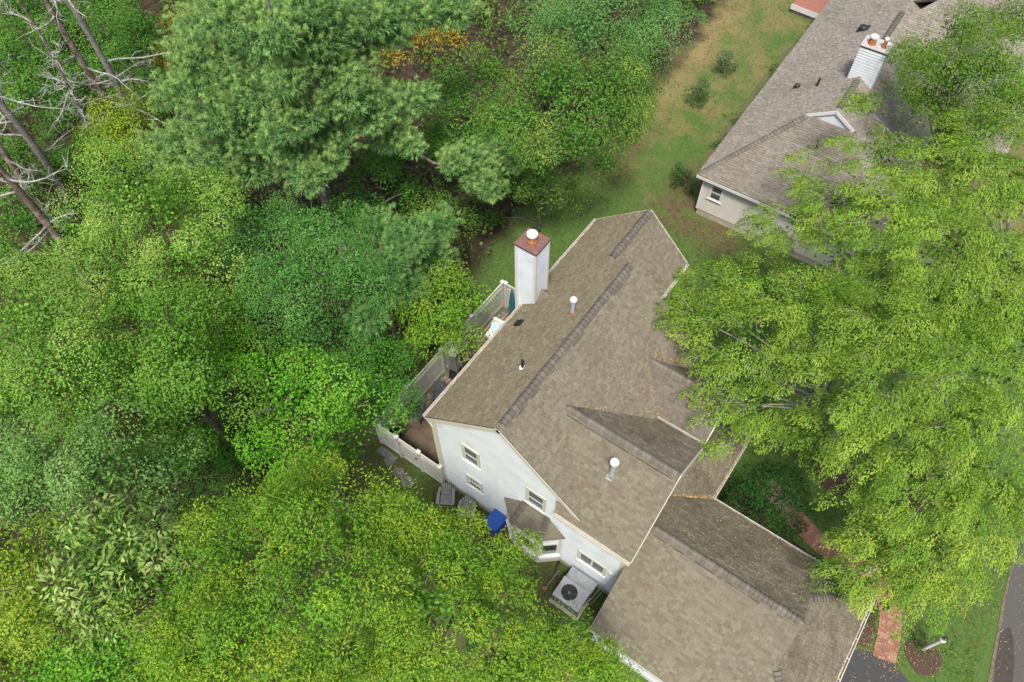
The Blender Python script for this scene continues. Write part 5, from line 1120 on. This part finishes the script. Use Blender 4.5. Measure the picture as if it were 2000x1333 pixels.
shrub('small pale shrub alone on the back lawn, farther one', -2.85, 30.2, .7, 1.2, (.06,.12,.04), (.2,.22,.15), 'two young shrubs on the back lawn')
shrub('small green shrub alone on the back lawn, nearer one', -2.75, 26.9, .75, 1.2, (.05,.12,.035), (.12,.18,.07), 'two young shrubs on the back lawn')
for k, (y, r_, lab) in enumerate(((24.2, .55, 'low shrub against the beige house, closest to its corner'), (26.3, .45, 'small dark shrub against the beige house wall'), (29.5, .6, 'bright green shrub against the long beige wall'), (32.0, .7, 'wide bright green bush by the long beige wall'), (34.6, .5, 'dark bush at the far end of the beige wall'), (37.2, .6, 'dark bush between the deck and the beige house'))):
    shrub(lab, .25 if k < 5 else .2, y, r_, .9, (.05+.04*(k in (2, 3)), .12+.06*(k in (2, 3)), .02), (.12, .2, .04), 'shrubs along the beige house')
shrub('leafy dark green pot plant on the patio behind the heater', -2.72, 4.95, .3, .6, DG, LG, 'patio plants', L=.07, n=4)
shrub('bushy dark green plant on the patio under the eave', -2.45, 4.75, .32, .65, DG, LG, 'patio plants', L=.07, n=4)
shrub('wispy weed growing inside the near fence corner', -2.9, .75, .4, .7, (.07,.11,.02), (.16,.18,.05), 'patio plants', L=.1, W=.02, dens=6, n=4)
shrub('low leafy weed behind the gate', -2.1, .25, .3, .45, (.06,.12,.02), (.14,.2,.05), 'patio plants', L=.1, W=.03, dens=6, n=4)
shrub('spiky green plant at the foot of the lamp post', 17.55, 5.0, .4, .5, (.06,.13,.03), (.16,.22,.07), L=.2, W=.02, dens=6, n=4)
shrub('small round plant in the mulch bed by the path', 15.75, 4.85, .33, .4, (.06,.12,.02), (.15,.2,.04), L=.07, n=4)
shrub('dark green bush between the garage gutter and brick path', 13.9, 5.15, .6, 1.0, (.03,.09,.02), (.08,.15,.04))

# undergrowth of the wood: one mass
lv = Leaves(); n = 3000
P = np.stack([RNG.uniform(-48, -6.3, n), RNG.uniform(-16, 52, n), RNG.uniform(.3, 1.9, n)], 1); P[:, 2] *= .6+.5*np.sin(P[:, 0]*.7)*np.sin(P[:, 1]*.6)
P = P[~((P[:, 0] > -9) & (P[:, 1] < 6) & (P[:, 1] > -4) & (RNG.random(n) < .7))]
spray(lv, P, np.tile(UPV, (len(P), 1)), .7, 34, .2, .12, (.06,.14,.02), (.16,.24,.04), .35, .8)
prop(lv.build('undergrowth', M_LEAF), 'dark green undergrowth covering the floor of the wood', 'undergrowth', None, 'stuff')

# grass tufts
n = 46000; gx = RNG.uniform(-6.2, 19.6, n); gy = RNG.uniform(-3.5, 46, n); gy[:18000] = RNG.uniform(-3, 20, 18000)
ok = ~((gx > -3.5) & (gx < 9.3) & (gy > -.05) & (gy < 11.2)) & ~((gx > 7.8) & (gx < 17.4) & (gy > -2.2) & (gy < 5.6)) & ~((gx > .6) & (gy > 18.6)) & ~((gx > 14.5) & (gy < 3.9))
for (x, y) in cl: ok &= (gx-x)**2+(gy-y)**2 > .3
ok &= (gx-17.9)**2+(gy-4.62)**2 > .42
gx, gy = gx[ok], gy[ok]; n = len(gx); lv = Leaves(); nbld = 4; idx = np.repeat(np.arange(n), nbld)
P = np.stack([gx[idx]+RNG.normal(0, .05, n*nbld), gy[idx]+RNG.normal(0, .05, n*nbld), np.zeros(n*nbld)], 1)
dry = (np.sin(gx*.9)*np.sin(gy*.5+1)+.04*(gy-14) > .35)[idx]; f = np.where(dry, .75, .1)+RNG.normal(0, .1, n*nbld)
D = unit(RNG.normal(0, .6, P.shape)+UPV)
lv.needles(P, D, 0.07+.07*RNG.random(n*nbld), .022, tint(n*nbld, (.052,.098,.02), (.18,.15,.065), np.clip(f, 0, 1), .15))
prop(lv.build('grass', M_GRASS), 'short lawn grass with dry tan patches', 'grass', None, 'stuff')

# fallen leaves
lv = Leaves(); pts = []
def along(p, q, n, w, dz=.03):
    p, q = np.array(p, float), np.array(q, float)
    for _ in range(n): t = random.random(); pts.append(p+(q-p)*t+np.array((random.gauss(0, w), random.gauss(0, w), dz+random.random()*.02)))
along((9.05, UG+WG, ZGE+.03), (7.85, UG+WG-1.25, ZGE+1.2*sg+.03), 420, .035)
along((8.95, 4.6, ZGE-.06), (8.98, 8, ZGE-.06), 0, .02)
for y in np.arange(4.5, 8.2, .02): pts.append(np.array((9.16+random.gauss(0, .02), y, ZGE-.07+random.random()*.05)))
for y in np.arange(0, 2.2, .04): pts.append(np.array((VH+.09+random.gauss(0, .02), y, ZGE-.08+random.random()*.04)))
def mainz(x): return ZR-sf*(x-VR)
along((4.3, UW+.5, mainz(4.3)), (6.2, UB-HB+.05, mainz(6.2)), 90, .04)
along((5.0, UB-.25, mainz(5.0)), (6.2, UB-HB, mainz(6.2)), 90, .03)
along((5.0, UB+.25, mainz(5.0)), (6.1, UB+HB, mainz(6.1)), 120, .03)
for _ in range(260): x = random.uniform(7.9, 9.0); y = random.uniform(3.6, 8.2); pts.append(np.array((x, y, max(ZGE+(9.1-x)*sg, ZGE+(UG+WG-y)*sg)+.02)))
for _ in range(300): x = random.uniform(8.2, 15); y = random.uniform(UG+.3, UG+WG); pts.append(np.array((x, y, min(ZG-sg*(y-UG), ZGE+(VH-x)*sg)+.025)))
for _ in range(130): y = random.uniform(UG-WG, UG+WG); x = random.uniform(13.4, 15.1); pts.append(np.array((x, y, min(ZGE+(VH-x)*sg, ZG-sg*abs(y-UG))+.03)))
for _ in range(420): pts.append(np.array((random.uniform(15.2, 18.5), random.uniform(-1, 3.6), .025)))
for _ in range(900): pts.append(np.array((random.uniform(15.1, 17.4), random.uniform(3.4, 6.2), .075)))
for _ in range(900): pts.append(np.array((random.uniform(9.5, 19.5), random.uniform(4, 16), .06)))
for _ in range(80): pts.append(np.array((random.uniform(17.3, 18.5), random.uniform(4.1, 5.3), .085)))
for _ in range(300): pts.append(np.array((random.uniform(19.5, 20.6), random.uniform(-2, 12), .03)))
for _ in range(500): pts.append(np.array((random.uniform(-3.3, 8), random.uniform(-3, 8), .05)))
for _ in range(500): pts.append(np.array((random.uniform(-6, 2), random.uniform(8.8, 20), .05)))
P = np.array(pts); n = len(P); D = RNG.normal(0, 1, (n, 3)); D[:, 2] *= .15; N = unit(UPV+RNG.normal(0, .35, (n, 3)))
pal = np.array([(.33,.18,.055), (.28,.12,.035), (.38,.28,.09), (.2,.1,.045), (.34,.30,.16)]); C = pal[RNG.integers(0, 5, n)]*(1+RNG.normal(0, .15, (n, 1)))
lv.add(P, D, N, .035+.03*RNG.random(n), .028, C, .1, .05)
prop(lv.build('fallen_leaves', M_LITTER), 'scattered tan and orange fallen leaves', 'leaves', None, 'stuff')
print('foliage triangles', TRI)
